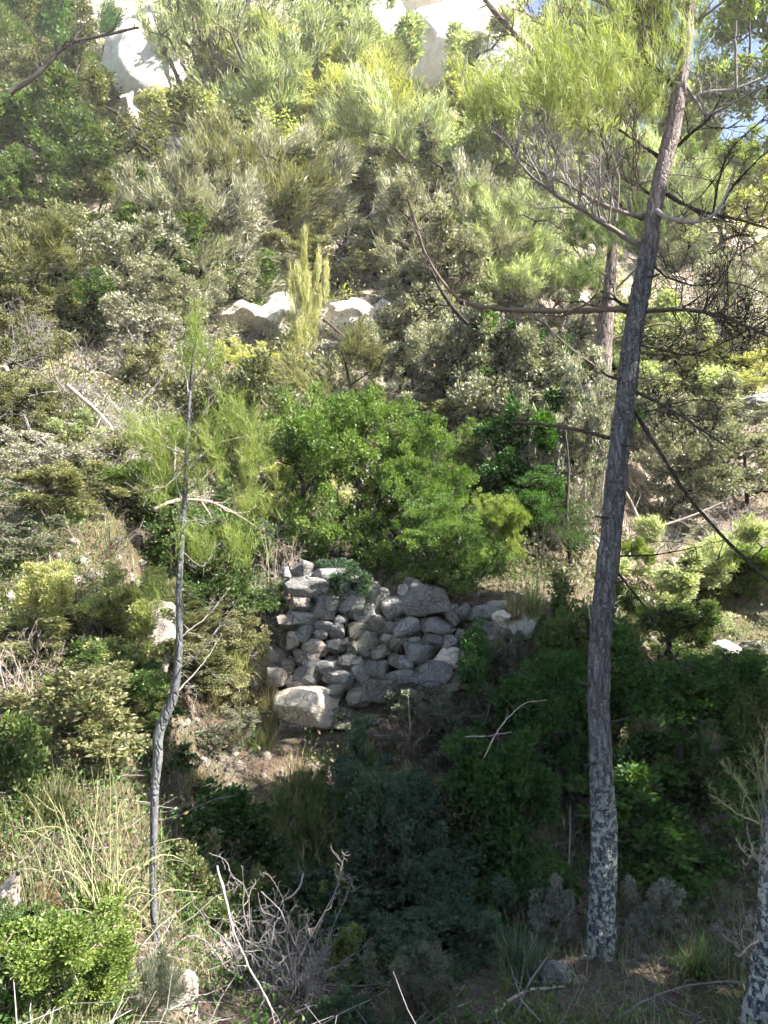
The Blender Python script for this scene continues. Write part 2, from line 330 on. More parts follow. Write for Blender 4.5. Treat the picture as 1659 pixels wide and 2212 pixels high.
# ------------------------------------------------------------------ generators: leafy plants, bare brush, stones
def gen_plant(name, seed, nl, n_att, n_leaf, L, W, clump, style='broad', zlo=0.02, slim=1.0, leaf_up=0.35, sides=4, tw=1.0, shoots=6):
    g = np.random.default_rng(seed)
    lob = []
    for k in range(nl):
        a = g.uniform(0, 2 * math.pi); rr = 0.32 * math.sqrt(g.uniform(0.05, 1)); z = g.uniform(zlo + .14, .84)
        taper = 1 - .55 * max(0, (z - .5) / .5)
        lob.append((math.cos(a) * rr * taper, math.sin(a) * rr * taper, z, g.uniform(.10, .25) * slim, g.uniform(.08, .20)))
    for k in range(shoots if style == 'broad' else 3):   # shoots standing out of the crown
        a = g.uniform(0, 2 * math.pi); rr = g.uniform(.08, .42); lob.append((math.cos(a) * rr, math.sin(a) * rr, g.uniform(.55, .9), .045 * slim, g.uniform(.12, .2)))
    nl = len(lob); lob = np.array(lob); k = g.integers(0, nl, n_att); d = unit(g.normal(size=(n_att, 3)))
    rad = g.uniform(0, 1, n_att) ** .38
    A = lob[k, :3] + d * rad[:, None] * np.stack([lob[k, 3], lob[k, 3], lob[k, 4]], -1)
    A = A[A[:, 2] > zlo]
    A[:, :2] -= A[:, :2].mean(0); A[:, 0] *= .47 / np.abs(A[:, 0]).max(); A[:, 1] *= .47 / np.abs(A[:, 1]).max()
    A[:, 2] = zlo + (A[:, 2] - A[:, 2].min()) / (A[:, 2].max() - A[:, 2].min()) * (.97 - zlo)
    n = len(A); A = A[np.argsort(np.linalg.norm(A * [1, 1, .8], axis=1))]
    nodes = [np.array([0, 0, -.04])]; par = [-1]
    top = max(zlo, .06) + .12
    for i in range(1, 5): nodes.append(np.array([g.normal() * .012, g.normal() * .012, top * i / 4])); par.append(i - 1)
    depth = [0, 1, 2, 3, 4]
    for a in A:
        N = np.array(nodes); dist = np.linalg.norm(N - a, axis=1) + .012 * np.array(depth) + .5 * np.clip(N[:, 2] - a[2], 0, 1)
        j = int(np.argmin(dist)); mid = (N[j] + a) / 2 + g.normal(size=3) * .14 * np.linalg.norm(a - N[j]) + [0, 0, .02]
        nodes.append(mid); par.append(j); depth.append(depth[j] + 1)
        nodes.append(a); par.append(len(nodes) - 2); depth.append(depth[j] + 2)
    cnt = np.ones(len(nodes))
    for i in range(len(nodes) - 1, 0, -1): cnt[par[i]] += cnt[i]
    T = Tubes(); N = np.array(nodes); rr = .0011 * tw * cnt ** .46
    for i in range(1, len(nodes)):
        T.add([N[par[i]], N[i]], [min(rr[par[i]], rr[i] * 1.5), rr[i]], sides if cnt[i] > 8 else 3, g.uniform())
    ctr = np.array([0, 0, zlo + .35 * (1 - zlo)])
    per = np.clip(g.normal(1, .35, n), .3, 2); idx = g.choice(n, n_leaf, p=per / per.sum()); C = A[idx]
    out = unit(A - ctr); rnd_c = g.uniform(0, 1, n)
    if style == 'needle':
        t = unit(out * [1, 1, .7] + [0, 0, leaf_up] + g.normal(size=(n, 3)) * .35)
        P = C + t[idx] * (g.uniform(-1, 1, n_leaf) * clump)[:, None] + g.normal(size=(n_leaf, 3)) * clump * .25
        D = unit(t[idx] + g.normal(size=(n_leaf, 3)) * .38)
        for q in range(0, n):     # the twig each tuft of needles grows on
            T.add([A[q] - t[q] * clump * .6, A[q] + t[q] * clump], [.0016 * tw, .0006 * tw], 3, g.uniform())
    else:
        o = g.normal(size=(n_leaf, 3)); o *= (g.uniform(0, 1, n_leaf) ** .4 / (np.linalg.norm(o, axis=1) + 1e-6))[:, None]
        P = C + o * clump * g.uniform(.7, 1.3, n)[idx][:, None] * [1, 1, .8]
        D = unit(out[idx] * .55 + o * .8 + [0, 0, leaf_up] + g.normal(size=(n_leaf, 3)) * .6)
    Nn = unit(np.cross(D, unit(g.normal(size=(n_leaf, 3)))) + np.array([0, 0, .35]))
    sz = g.uniform(.65, 1.25, n_leaf)
    V, F = leaf_arrays(P, D, Nn, L * sz, W * sz)
    rnd = np.clip(.65 * rnd_c[idx] + .35 * g.uniform(0, 1, n_leaf), 0, 1)
    return mesh_np(name + "_leaves", V, F, rnd), T.mesh(name + "_stems")

def wiggle(g, p, d, ln, n, w, grav=0.0):
    P = [np.array(p, float)]; d = unit(np.array(d, float)); st = ln / (n - 1)
    for i in range(n - 1):
        d = unit(d + g.normal(size=3) * w + [0, 0, grav]); P.append(P[-1] + d * st)
    return np.array(P)
def twigs(T, g, P, r, n, ln, lev=1, w=.22, up=0.1, spread=.9, lo=.15, rnd=None, rmin=.0012):
    """side twigs along a branch P"""
    for q in range(n):
        t = g.uniform(lo, 1.0); k = t * (len(P) - 1); i = min(int(k), len(P) - 2); f = k - i
        p = P[i] * (1 - f) + P[i + 1] * f; dr = unit(P[i + 1] - P[i])
        d = unit(dr * .6 + unit(g.normal(size=3)) * spread + [0, 0, up])
        l2 = ln * g.uniform(.35, 1.1) * (1.15 - .6 * t); m = 6
        C = wiggle(g, p, d, l2, m, w, up * .15); r0 = max(r * (1 - .6 * t) * .45, rmin)
        T.add(C, np.linspace(r0, rmin * .6, m), 4 if r0 > .004 else 3, g.uniform() if rnd is None else rnd)
        if lev > 0: twigs(T, g, C, r0, max(2, int(n * .55)), l2 * .55, lev - 1, w, up, spread, .2, rnd, rmin)
def gen_brush(name, seed, stems, sub, lev=1, up=.5, w=.16, tw=1.0, arch=0.0):
    g = np.random.default_rng(seed); T = Tubes()
    for s in range(stems):
        a = g.uniform(0, 2 * math.pi); sp_ = g.uniform(.1, 1.0)
        d = [math.cos(a) * sp_, math.sin(a) * sp_, g.uniform(.3, 1) * up * 2]
        P = wiggle(g, [g.normal() * .08, g.normal() * .08, -.03], d, g.uniform(.5, .95), 9, w, arch)
        r = g.uniform(.004, .009) * tw; T.add(P, np.linspace(r, r * .2, 9), 5, g.uniform())
        twigs(T, g, P, r, sub, .34, lev, w * 1.2, .1, .9, .12, None, .0014 * tw)
    V = np.vstack(T.V); V[:, 2] = np.maximum(V[:, 2], -.05); ex = np.abs(V[:, :2]).max(0)
    V[:, :2] *= .5 / ex; V[:, 2] *= 1 / max(V[:, 2].max(), .3)
    return mesh_np(name, V, np.vstack(T.F), np.concatenate(T.r), True)

import bmesh
def ico(sub):
    b = bmesh.new(); bmesh.ops.create_icosphere(b, subdivisions=sub, radius=1)
    V = np.array([v.co[:] for v in b.verts]); F = np.array([[v.index for v in f.verts] for f in b.faces]); b.free(); return V, F
ICO = {k: ico(k) for k in (1, 3, 4, 5)}
def rock_mesh(name, seed, dims, sub=3, box=3.2, cuts=7, rough=.05, mat=None, fr=1.8, flat=False, rot=None):
    g = np.random.default_rng(seed); V, F = ICO[sub]; v = V.copy()
    v /= (np.abs(v) ** box).sum(1)[:, None] ** (1 / box)
    for q in range(cuts):
        n = unit(g.normal(size=3)); d = g.uniform(.62, 1.05); v = v - np.clip(v @ n - d, 0, None)[:, None] * n
    v = v * (1 + .10 * fbm(V * 1.1 + seed * 3.7, seed, 2)[:, None] + rough * fbm(V * fr * 2 + seed, seed + 5, 4)[:, None])
    v = v * np.asarray(dims) * .5
    if rot is not None:
        c, s = math.cos(rot), math.sin(rot); x, z = v[:, 0].copy(), v[:, 2].copy(); v[:, 0] = c * x - s * z; v[:, 2] = s * x + c * z
    return mesh_np(name, v, F, None, not flat, mat)

# ------------------------------------------------------------------ the dry stone wall
WZ = -1.8
def wall_y(z): return 8.72 + .22 * (z - WZ)
def wall_pt(cx, cy):
    u, v = (550 + cx / 2.074) * .92167, (1280 + cy / 2.074) * .92167
    Y = 8.9
    for _ in range(4): p = P3(u, v, Y); Y = wall_y(p[2])
    return P3(u, v, Y), scale_at(u, v, Y) * .92167 / 2.074
stones = [(330,112,135,92,-8,'g'),(335,200,215,90,3,'g'),(243,135,55,60,0,'g'),(450,143,165,66,4,'g'),(525,197,100,74,0,'g'),(575,158,120,42,14,'g'),
 (322,285,120,88,-12,'t'),(450,292,150,128,0,'g'),(463,230,76,54,0,'g'),(568,292,125,125,0,'g'),(318,362,165,84,2,'g'),(342,430,84,68,0,'g'),(415,430,64,58,10,'g'),
 (430,388,76,44,0,'g'),(490,408,94,78,0,'g'),(512,362,66,40,8,'g'),(393,492,112,98,20,'t'),(490,492,94,78,0,'g'),(276,462,76,74,0,'t'),(335,541,138,68,6,'t'),
 (446,587,110,70,6,'g'),(546,563,120,78,22,'g'),(590,428,96,88,0,'d'),(682,388,130,92,0,'d'),(642,482,108,112,8,'d'),(572,503,66,66,0,'d'),(738,455,94,66,0,'d'),
 (714,514,86,66,0,'d'),(765,395,64,66,0,'g'),(790,292,132,112,-30,'g'),(838,232,86,84,0,'g'),(842,396,126,116,0,'g'),(952,276,228,138,12,'g'),(984,396,168,88,14,'g'),
 (1062,335,96,92,10,'g'),(1120,328,74,88,0,'g'),(962,468,118,78,12,'g'),(1052,478,78,92,30,'g'),(1098,440,60,58,0,'g'),(850,466,88,46,0,'g'),(902,520,146,116,10,'g'),
 (1033,552,124,100,0,'p'),(1128,528,116,98,0,'t'),(1125,608,116,60,0,'t'),(822,574,86,66,0,'g'),(782,486,66,66,0,'d'),(682,606,156,112,10,'g'),(955,632,190,120,0,'g'),
 (822,648,146,110,0,'g'),(352,640,124,126,-12,'g'),(290,664,92,74,0,'t'),(196,650,130,100,0,'t'),(500,645,146,108,0,'g'),(478,708,120,62,0,'d'),(350,778,285,150,7,'p'),
 (1098,664,100,70,0,'d'),(1157,452,58,60,0,'p'),(250,592,70,58,0,'t'),(612,628,96,92,0,'g'),(700,712,200,96,0,'d'),
 (1012,702,130,76,0,'d'),(870,730,160,70,0,'d'),(590,740,110,80,0,'d'),(640,330,110,100,0,'g'),(700,250,120,100,10,'g'),(640,210,110,80,0,'g'),(1180,560,80,90,0,'d'),
 (545,480,60,50,0,'d'),(860,180,100,60,0,'g'),(1175,400,70,60,0,'d'),(235,360,60,60,0,'t'),(600,565,60,50,0,'d'),(770,560,60,60,0,'d'),(1170,330,60,60,0,'g'),(1225,322,96,62,4,'g'),(1215,392,92,80,0,'g'),(1290,405,110,84,-4,'t'),(1300,345,90,56,0,'p'),(1260,462,90,66,0,'d'),(1225,480,70,70,0,'d')]
wp, _ = wall_pt(690, 640)
wall = link("dry_stone_wall", None, loc=(wp[0], 8.9, WZ), label="tumbled dry stone retaining wall of grey boulders in the middle of the slope", cat="stone wall")
WLOC = np.array(wall.location)
SM = {'g': RK_GREY, 't': RK_TAN, 'p': RK_PALE, 'd': RK_DARK}
for i, (cx, cy, w, h, rot, tn) in enumerate(stones):
    p, s = wall_pt(cx, cy); dep = min(.62, max(.26, .5 * (w + h) * s * 1.05))
    big = (w * h > 35000)
    m = rock_mesh("stone", 100 + i, (w * s * 1.16, dep, h * s * 1.18), 4, 5.5, 18, .035, SM[tn], 3.0, True, rot=-R(rot))
    o = link("stone", m, wall, None, p - WLOC + [0, (dep * .35 if not big else .02), 0])
    if (cx, cy) == (350, 778): o["label"] = "large pale cream block at the foot of the wall"

gw = np.random.default_rng(4); Vr, Fr = [], []; nr = 0
for q in range(330):
    cx, cy = gw.uniform(170, 1190), gw.uniform(130, 760)
    if cx > 600 and cy < 215: continue
    p, s = wall_pt(cx, cy); v0, f0 = ICO[1]; sz = gw.uniform(.015, .045)
    Vr.append(v0 * (1 + .6 * (gw.uniform(size=(len(v0), 1)) - .5)) * sz * gw.uniform(.6, 1.4, 3) + p - WLOC + [0, .16, 0]); Fr.append(f0 + nr); nr += len(v0)
link("rubble", mesh_np("rubble", np.vstack(Vr), np.vstack(Fr)), wall, RK_TAN, kind="stuff")

# ------------------------------------------------------------------ boulders and outcrops
def boulder(u, v, w, h, Y, mat, label, seed, name="boulder", cat="boulder", sub=4, box=2.6, rough=.10, dep=.8, cuts=9, flat=False, sink=0.0):
    hit = ground_hit(u, v + h * .38)[1]
    if hit < 58: Y = hit + .2 * w * scale_at(u, v, hit)
    p = P3(u, v, Y); s = scale_at(u, v, Y); z = p[2]; zg = float(H(p[0], Y)); hh = h * s
    lowb = z - hh / 2
    if lowb > zg - .05: hh = (z + hh / 2) - (zg - .15); z = (zg - .15) + hh / 2       # reaches down into the ground
    m = rock_mesh(name, seed, (w * s, max(w, h) * s * dep, hh * 1.05), sub, box, cuts, rough, mat, 1.5, flat)
    base = np.array([p[0], Y, z - hh * .5])
    V = np.zeros(len(m.vertices) * 3, np.float32); m.vertices.foreach_get("co", V); V = V.reshape(-1, 3); V[:, 2] += hh * .5
    m.vertices.foreach_set("co", V.ravel()); m.update()
    return link(name, m, None, None, base, label, cat)
boulder(1105, 1348, 120, 62, 9.6, RK_WHITE, "broad white rock in sun at the upper end of the stone wall", 11)
boulder(1078, 1312, 62, 32, 9.9, RK_WHITE, "small white stone behind the broad white rock above the wall", 12)
boulder(1120, 1316, 36, 26, 10.0, RK_WHITE, "fist-sized white stone beside the tuft of dry grass above the wall", 13, sub=3)
boulder(1572, 1408, 60, 46, 9.8, RK_WHITE, "split white rock on the grassy slope behind the pine trunk", 14, box=4)
boulder(1640, 1400, 90, 30, 11, RK_GREY, "flat grey slab on the grassy slope at the edge of the photo", 15)
boulder(1190, 1385, 60, 40, 9.3, RK_PALE, "pale crumbling rock where the wall meets the dark bush", 16)
boulder(930, 1970, 90, 60, 4.9, RK_TAN, "dusty tan rock half hidden in the dark undergrowth", 17)
boulder(1205, 2105, 70, 50, 4.3, RK_GREY, "rounded grey stone beside the foot of the pine", 18)
boulder(320, 1385, 110, 160, 7.4, RK_TAN, "tall grey-brown rock face behind the thin sapling", 19, box=4)
boulder(560, 1440, 120, 100, 8.4, RK_TAN, "rough brown boulder beside the lower courses of the wall", 20)
boulder(690, 1560, 200, 60, 8.0, RK_TAN, "flat gravelly ledge under the cream block of the wall", 21, dep=.5)
boulder(470, 2085, 120, 70, 3.5, RK_TAN, "brown mossy rock under the tangle of dead sticks", 22)
boulder(405, 2150, 60, 90, 3.1, RK_TAN, "narrow upright tan stone beside the dusky bush", 23)
# pale limestone of the upper slope
boulder(315, 160, 250, 280, 29, RK_WHITE, "tall white limestone face in the gap high on the left slope", 31, "limestone_outcrop", "outcrop", 4, 4.0, .12, .8, 34, True)
boulder(420, 200, 130, 130, 31, RK_WHITE, "white limestone outcrop behind the slender pale-stemmed tree", 38, "limestone_outcrop", "outcrop", 4, 4.0, .12, .8, 34, True)
boulder(980, 105, 330, 270, 34, RK_WHITE, "sunlit white limestone cliff at the top of the slope", 32, "limestone_outcrop", "outcrop", 4, 4.0, .12, .8, 34, True)
boulder(890, 15, 290, 110, 40, RK_WHITE, "highest white limestone ridge against the top of the photo", 33, "limestone_outcrop", "outcrop", 4, 4.0, .12, .6, 34, True)
boulder(905, 62, 95, 62, 32, RK_GREY, "dark grey boulder perched among the white limestone at the top", 34)
boulder(528, 688, 130, 90, 16.5, RK_PALE, "cream limestone shelf below the twiggy silver-grey shrub", 35, "limestone_outcrop", "outcrop", 4, 4.0, .12, .9, 30, True)
boulder(606, 696, 130, 120, 16.5, RK_WHITE, "bright white limestone shelf beside the lime-green sapling", 43, "limestone_outcrop", "outcrop", 4, 4.0, .12, .9, 30, True)
boulder(762, 694, 130, 100, 16.5, RK_PALE, "white limestone shelf under the bare horizontal branch", 36, "limestone_outcrop", "outcrop", 4, 4.0, .12, .9, 30, True)
boulder(826, 676, 76, 60, 16.5, RK_PALE, "small broken cream rock at the end of the horizontal branch", 44, "limestone_outcrop", "outcrop", 4, 4.0, .12, .9, 30, True)
boulder(815, 85, 140, 190, 34, RK_WHITE, "white limestone buttress between the big crown and the cliff", 45, "limestone_outcrop", "outcrop", 4, 4.0, .12, .7, 30, True)
boulder(1075, 150, 120, 110, 33, RK_WHITE, "lower white limestone block beside the thin leaning trunk", 46, "limestone_outcrop", "outcrop", 4, 4.0, .12, .7, 30, True)
boulder(270, 235, 110, 90, 28, RK_WHITE, "low white limestone block at the foot of the tall face", 47, "limestone_outcrop", "outcrop", 4, 4.0, .12, .7, 30, True)
boulder(1090, 430, 150, 70, 24, RK_PALE, "pale rock ledge behind the grey-green feathery tree", 37, "limestone_outcrop", "outcrop", 4, 4.0, .12, .8, 34, True)
boulder(1600, 885, 190, 60, 19, RK_GREY, "grey scree ledge on the slope beyond the bare branches", 39, "limestone_outcrop", "outcrop", 5, 3, .2, .6, 9)
boulder(440, 340, 80, 90, 24, RK_PALE, "cream rock showing through scrub below the slender tree", 40, "limestone_outcrop", "outcrop", 4, 3, .15, .6, 9)
boulder(300, 525, 80, 60, 17, RK_PALE, "small pale rock in the left-hand scrub", 41, "limestone_outcrop", "outcrop", 4, 3, .15, .6, 9)
boulder(430, 470, 90, 60, 18, RK_PALE, "pinkish pale rock between the grey scrub and the grassy bush", 42, "limestone_outcrop", "outcrop", 4, 3, .15, .6, 9)

# ------------------------------------------------------------------ plant kinds
PR_ = {}
for k in range(3):
    PR_[f"dense{k}"] = gen_plant(f"dense{k}", 10 + k, 11, 300, 30000, .027, .015, .062)
    PR_[f"open{k}"] = gen_plant(f"open{k}", 20 + k, 9, 190, 13000, .026, .014, .045, tw=1.3)
    PR_[f"feather{k}"] = gen_plant(f"feather{k}", 30 + k, 9, 210, 24000, .060, .0052, .075, 'needle', .05, .9, .9)
for k in range(2):
    PR_[f"fine{k}"] = gen_plant(f"fine{k}", 40 + k, 16, 480, 46000, .019, .0105, .045)
    PR_[f"tree{k}"] = gen_plant(f"tree{k}", 50 + k, 14, 300, 36000, .027, .015, .055, zlo=.34, tw=1.8)
    PR_[f"airy{k}"] = gen_plant(f"airy{k}", 60 + k, 11, 260, 14000, .040, .005, .05, 'needle', .22, .8, 1.2, tw=1.9)
    PR_[f"big{k}"] = gen_plant(f"big{k}", 70 + k, 10, 170, 8000, .055, .028, .075, leaf_up=.15)
for k in range(2):
    PR_[f"dome{k}"] = gen_plant(f"dome{k}", 140 + k, 26, 620, 66000, .0160, .0092, .045, shoots=1)
for k in range(3):
    PR_[f"brush{k}"] = (None, gen_brush(f"brush{k}", 80 + k, 16, 9, 1))
PR_["lowbrush"] = (None, gen_brush("lowbrush", 91, 22, 9, 1, .16, .2, 1.2, -.03))
PR_["tangle"] = (None, gen_brush("tangle", 92, 13, 7, 1, .42, .24, 1.35, -.02))
def gen_strap(name, seed, n, droop, W, up=1.0, spread=.7, seg=6):
    g = np.random.default_rng(seed); a = g.uniform(0, 2 * math.pi, n); s = g.uniform(.05, spread, n)
    D = unit(np.stack([np.cos(a) * s, np.sin(a) * s, np.full(n, up) * g.uniform(.5, 1, n)], -1)); P = g.normal(size=(n, 3)) * [.06, .06, 0]
    V, F, r = blades(P, D, g.uniform(.5, 1.1, n), W * g.uniform(.6, 1.2, n), droop * g.uniform(.3, 1.1, n), seg, g, g.uniform(0, 1, n))
    V[:, :2] *= .5 / np.abs(V[:, :2]).max(0); V[:, 2] = V[:, 2] / V[:, 2].max(); V[:, 2] = np.maximum(V[:, 2], -.03)
    return (mesh_np(name, V, F, r), None)
PR_["strap"] = (None, gen_brush("strap", 93, 40, 3, 0, .75, .10, 1.0, -.14))
PR_["grass0"] = gen_strap("grass0", 6, 320, .35, .012, 1.0, .55)
PR_["grass1"] = gen_strap("grass1", 7, 260, .6, .014, 1.0, .8)
PR_["spike"] = gen_strap("spike", 8, 160, -.15, .012, .9, 1.1)

def plant(name, label, cat, proto, leaf, u, vt, vb, w, Y, rz=0, twig=TW_BROWN, group=None, dep=.85, hmin=None):
    hit = ground_hit(u, vb)[1]
    if hit < 58 and name != "strap_plant": Y = hit + .22 * w * scale_at(u, vb, hit) * (1 if hit > 3.5 else .5)
    xh = (u - CU) / FPX * hit
    if 8.3 < hit < 9.7 and -2.3 < xh < 2.6: Y = hit - .15           # rooted on the wall's face or just before its foot
    w = w * 1.22; vt = vt - .06 * (vb - vt)
    vm = (vt + vb) / 2; top = P3(u, vt, Y); bot = P3(u, vb, Y); s = scale_at(u, vm, Y); x = P3(u, vm, Y)[0]
    zg = float(H(x, Y)) - .04; full = top[2] - zg; want = top[2] - bot[2]
    if full < .45 * want: print("WARN low", name, label, round(full, 2), round(want, 2)); full = .6 * want
    cr, st = PR_[proto]; root = link(name, None, None, None, (x, Y, zg), label, cat, group); root.rotation_euler = (0, 0, R(rz))
    gap = full - want * 1.12; z0 = 0.0; ch = full
    if gap > .25 * want and gap > .3 and not (proto.startswith("airy") or (proto.startswith("tree") and full < 2.2 * w * s)): z0 = gap; ch = full - gap
    sc_ = (w * s, w * s * dep, ch)
    if cr is not None:
        o = link("crown", cr, root, LEAF[leaf], (0, 0, z0)); o.scale = sc_
    if st is not None:
        o = link("stems", st, root, twig, (0, 0, z0)); o.scale = sc_
    if z0 > 0:
        g = np.random.default_rng(int(u * 7 + vt)); T = Tubes()
        one = z0 > 2.2
        for q in range(1 if one else 3):
            e = g.normal(size=2) * w * s * .06; rr = max(.012, .012 * ch) * (2.4 if one else 1)
            T.add(catmull([[e[0] * .3, e[1] * .3, -.05], [e[0] * 1.3, e[1], z0 * .5], [e[0] * .8, -e[1], z0 + ch * .25]], 9), np.linspace(rr, rr * .6, 9), 7, g.uniform())
        link("trunk", T.mesh("lower_stems"), root, twig)
    return root

# ------------------------------------------------------------------ the large pine
def trunk_disp(seed, amp, k=1.0):
    def f(P, th):
        a = np.stack([np.cos(th), np.sin(th)], -1)
        q = np.zeros((len(P), len(th), 3)); q[..., 0] = a[None, :, 0] * 4.5 * k; q[..., 1] = a[None, :, 1] * 4.5 * k; q[..., 2] = P[:, None, 2] * 5 * k
        q2 = q * [2.4, 2.4, 2.0]
        return 1 + amp * (fbm(q, seed, 3) * .7 - np.abs(fbm(q2, seed + 3, 3)) * .8) + .05 * vnoise(q * .25, seed + 9)
    return f
def px_poly(pts, Ys):
    return np.array([P3(u, v, y) for (u, v), y in zip(pts, Ys)])
def make_trunk(pts, Y, wid, mat, name, seed, amp, parent, base, sides=40, step=.022, dY=0.0):
    pp = [(a, b) for a, b in pts]; ys = [Y + dY * i / len(pp) for i in range(len(pp))]
    P = px_poly(pp, ys); r = np.array([.5 * w * scale_at(u, v, y) for (u, v), w, y in zip(pp, wid, ys)])
    ln = np.linalg.norm(np.diff(P, axis=0), axis=1).sum(); n = int(ln / step)
    C = catmull(P, n); rr = np.interp(np.linspace(0, len(P) - 1, n), np.arange(len(P)), r)
    T = Tubes(); T.add(C, rr, sides, .5, trunk_disp(seed, amp)); return link(name, T.mesh(name, mat, True, base), parent), P, r
PY = 5.4
tp = [(1294,2140),(1296,2085),(1297,2040),(1300,1950),(1305,1800),(1301,1700),(1297,1600),(1293,1500),(1296,1400),(1304,1300),(1315,1200),(1325,1100),(1335,1000),(1347,900),(1358,800),(1371,700),(1386,620),(1401,540),(1411,470),(1421,410),(1437,340),(1455,270),(1466,200),(1478,120),(1487,40),(1492,-40),(1500,-200),(1505,-420)]
tw = [125,88,68,59,58,53,49,47,47,47,47,45,44,43,43,42,40,37,35,33,34,35,32,28,25,23,18,6]
pb = P3(1296, 2095, PY); pb[2] = float(H(pb[0], PY)); 
pine = link("pine_tree", None, None, None, pb, "tall leaning pine with bare grey trunk and lichen on its lower bark", "tree")
make_trunk(tp, PY, tw, BARK, "trunk", 3, .14, pine, pb, 48, .018)
for i, (u0, v0, du, dv) in enumerate([(1318,1260,40,-8),(1275,1480,-34,-14),(1330,960,44,6),(1338,820,-42,-20),(1392,600,36,-10),(1290,1650,-30,4),(1320,1560,34,-10),(1322,1120,-36,-6)]):
    T = Tubes(); C = catmull(px_poly([(u0, v0), (u0 + du * .6, v0 + dv * .4), (u0 + du, v0 + dv)], [PY - .03, PY - .10, PY - .12]), 9); T.add(C, np.linspace(.013, .005, 9), 8, .4, trunk_disp(70 + i, .3, 3)); link("branch_stub", T.mesh("branch_stub", TW_DARK, True, pb), pine)
def branch(parent, base, pts, Ys, r0, r1, seed, ntw, tl, mat, lev=1, up=.12, name="branch", sides=7, w=.25, spread=.9, lo=.15, rmin=.0016):
    g = np.random.default_rng(seed)
    if not hasattr(Ys, "__len__"): Ys = [Ys] * len(pts)
    Ys = np.interp(np.linspace(0, 1, len(pts)), np.linspace(0, 1, len(Ys)), Ys)
    P = px_poly(pts, Ys); n = max(10, len(pts) * 6); C = catmull(P, n) + np.cumsum(g.normal(size=(n, 3)), 0) * .0022
    T = Tubes(); T.add(C, np.linspace(r0, r1, n) * (1 + .12 * g.normal(size=n)), sides, g.uniform())
    if ntw: twigs(T, g, C, r0, ntw, tl, lev, w, up, spread, lo, None, rmin)
    return link(name, T.mesh(name, mat, True, base), parent)
BR = [([(1368,676),(1330,668),(1250,671),(1150,669),(1060,662),(1000,650),(955,612),(915,545),(880,440)], [5.5, 5.3, 5.1, 5.0], .026, .005, 14, .38, TW_BROWN, 1),
 ([(1366,668),(1330,646),(1300,640)], [5.5, 5.6], .016, .006, 4, .3, TW_DARK, 1),
 ([(1385,674),(1480,667),(1560,680),(1620,705),(1700,742)], [5.5, 5.3, 5.1], .018, .009, 16, .5, TW_DARK, 1),
 ([(1335,950),(1240,930),(1160,915),(1112,909)], [5.5, 5.2], .016, .010, 2, .2, TW_BROWN, 0),
 ([(1365,842),(1460,890),(1530,940),(1582,976)], [5.5, 5.2], .012, .005, 8, .35, TW_DARK, 1),
 ([(1360,872),(1420,972),(1480,1068),(1560,1160),(1680,1275)], [5.5, 5.0], .013, .010, 7, .35, TW_DARK, 1),
 ([(1315,1200),(1420,1197),(1520,1183)], [5.5, 5.3], .008, .003, 5, .2, TW_DARK, 0),
 ([(1318,1215),(1390,1310),(1440,1400),(1480,1462)], [5.5, 5.3], .008, .005, 6, .25, TW_DARK, 1),
 ([(1395,540),(1310,485),(1255,448),(1200,412),(1140,360),(1090,290)], [5.5, 5.2, 5.0], .022, .006, 16, .55, TW_GREY, 1),
 ([(1410,470),(1360,462),(1300,440),(1250,410),(1190,380),(1130,345),(1060,260)], [5.5, 5.3, 5.1], .018, .006, 18, .6, TW_GREY, 1),
 ([(1418,455),(1440,470),(1500,484),(1540,470),(1570,420),(1595,350)], [5.35, 5.2, 5.2], .018, .006, 8, .45, TW_GREY, 1),
 ([(1432,350),(1385,312),(1335,280)], [5.5, 5.3], .015, .008, 3, .3, TW_DARK, 1),
 ([(1445,335),(1490,292),(1530,258),(1560,200)], [5.5, 5.3], .014, .006, 6, .4, TW_DARK, 1),
 ([(1425,410),(1470,442),(1520,462),(1600,482),(1680,500)], [5.5, 5.4], .016, .007, 14, .5, TW_DARK, 1),
 ([(1540,462),(1550,400),(1570,340),(1600,300),(1670,240)], [5.4, 5.4], .010, .005, 8, .35, TW_DARK, 1),
 ([(1560,440),(1600,380),(1680,310)], [5.4, 5.3], .010, .005, 6, .3, TW_DARK, 1),
 ([(1415,450),(1385,470),(1340,440),(1320,400),(1310,330),(1290,250)], [5.5, 5.7], .010, .004, 10, .5, TW_BROWN, 1),
 ([(1422,400),(1400,420),(1370,380),(1360,300),(1370,220)], [5.5, 5.3], .010, .004, 10, .5, TW_BROWN, 1),
 ([(1462,230),(1520,200),(1590,190),(1680,150)], [5.5, 5.2], .016, .008, 10, .45, TW_GREY, 1),
 ([(1470,170),(1500,220),(1530,250),(1600,215),(1660,185)], [5.5, 5.2], .012, .006, 8, .4, TW_GREY, 1),
 ([(1590,200),(1590,120),(1587,40)], [5.3, 5.2], .011, .008, 2, .25, TW_GREY, 0),
 ([(1468,200),(1420,150),(1330,110),(1230,70),(1150,40)], [5.5, 5.2], .018, .006, 14, .6, TW_BROWN, 1),
 ([(1480,110),(1400,60),(1300,10),(1200,-40)], [5.5, 5.3], .016, .006, 10, .6, TW_BROWN, 1),
 ([(1400,560),(1440,600),(1500,620),(1580,610),(1670,640)], [5.5, 5.7], .010, .004, 16, .55, TW_DARK, 1),
 ([(1380,745),(1430,760),(1500,770),(1580,740),(1670,690)], [5.5, 5.8], .009, .004, 16, .5, TW_DARK, 1),
 ([(1360,900),(1420,880),(1500,860),(1560,870)], [5.5, 5.6], .006, .003, 10, .35, TW_DARK, 1),
 ([(1296,1360),(1275,1330),(1268,1290)], [5.45, 5.3], .006, .003, 2, .15, TW_PALE, 0),
 ([(1480,60),(1550,10),(1640,-60)], [5.5, 5.3], .016, .008, 8, .5, TW_GREY, 1)]
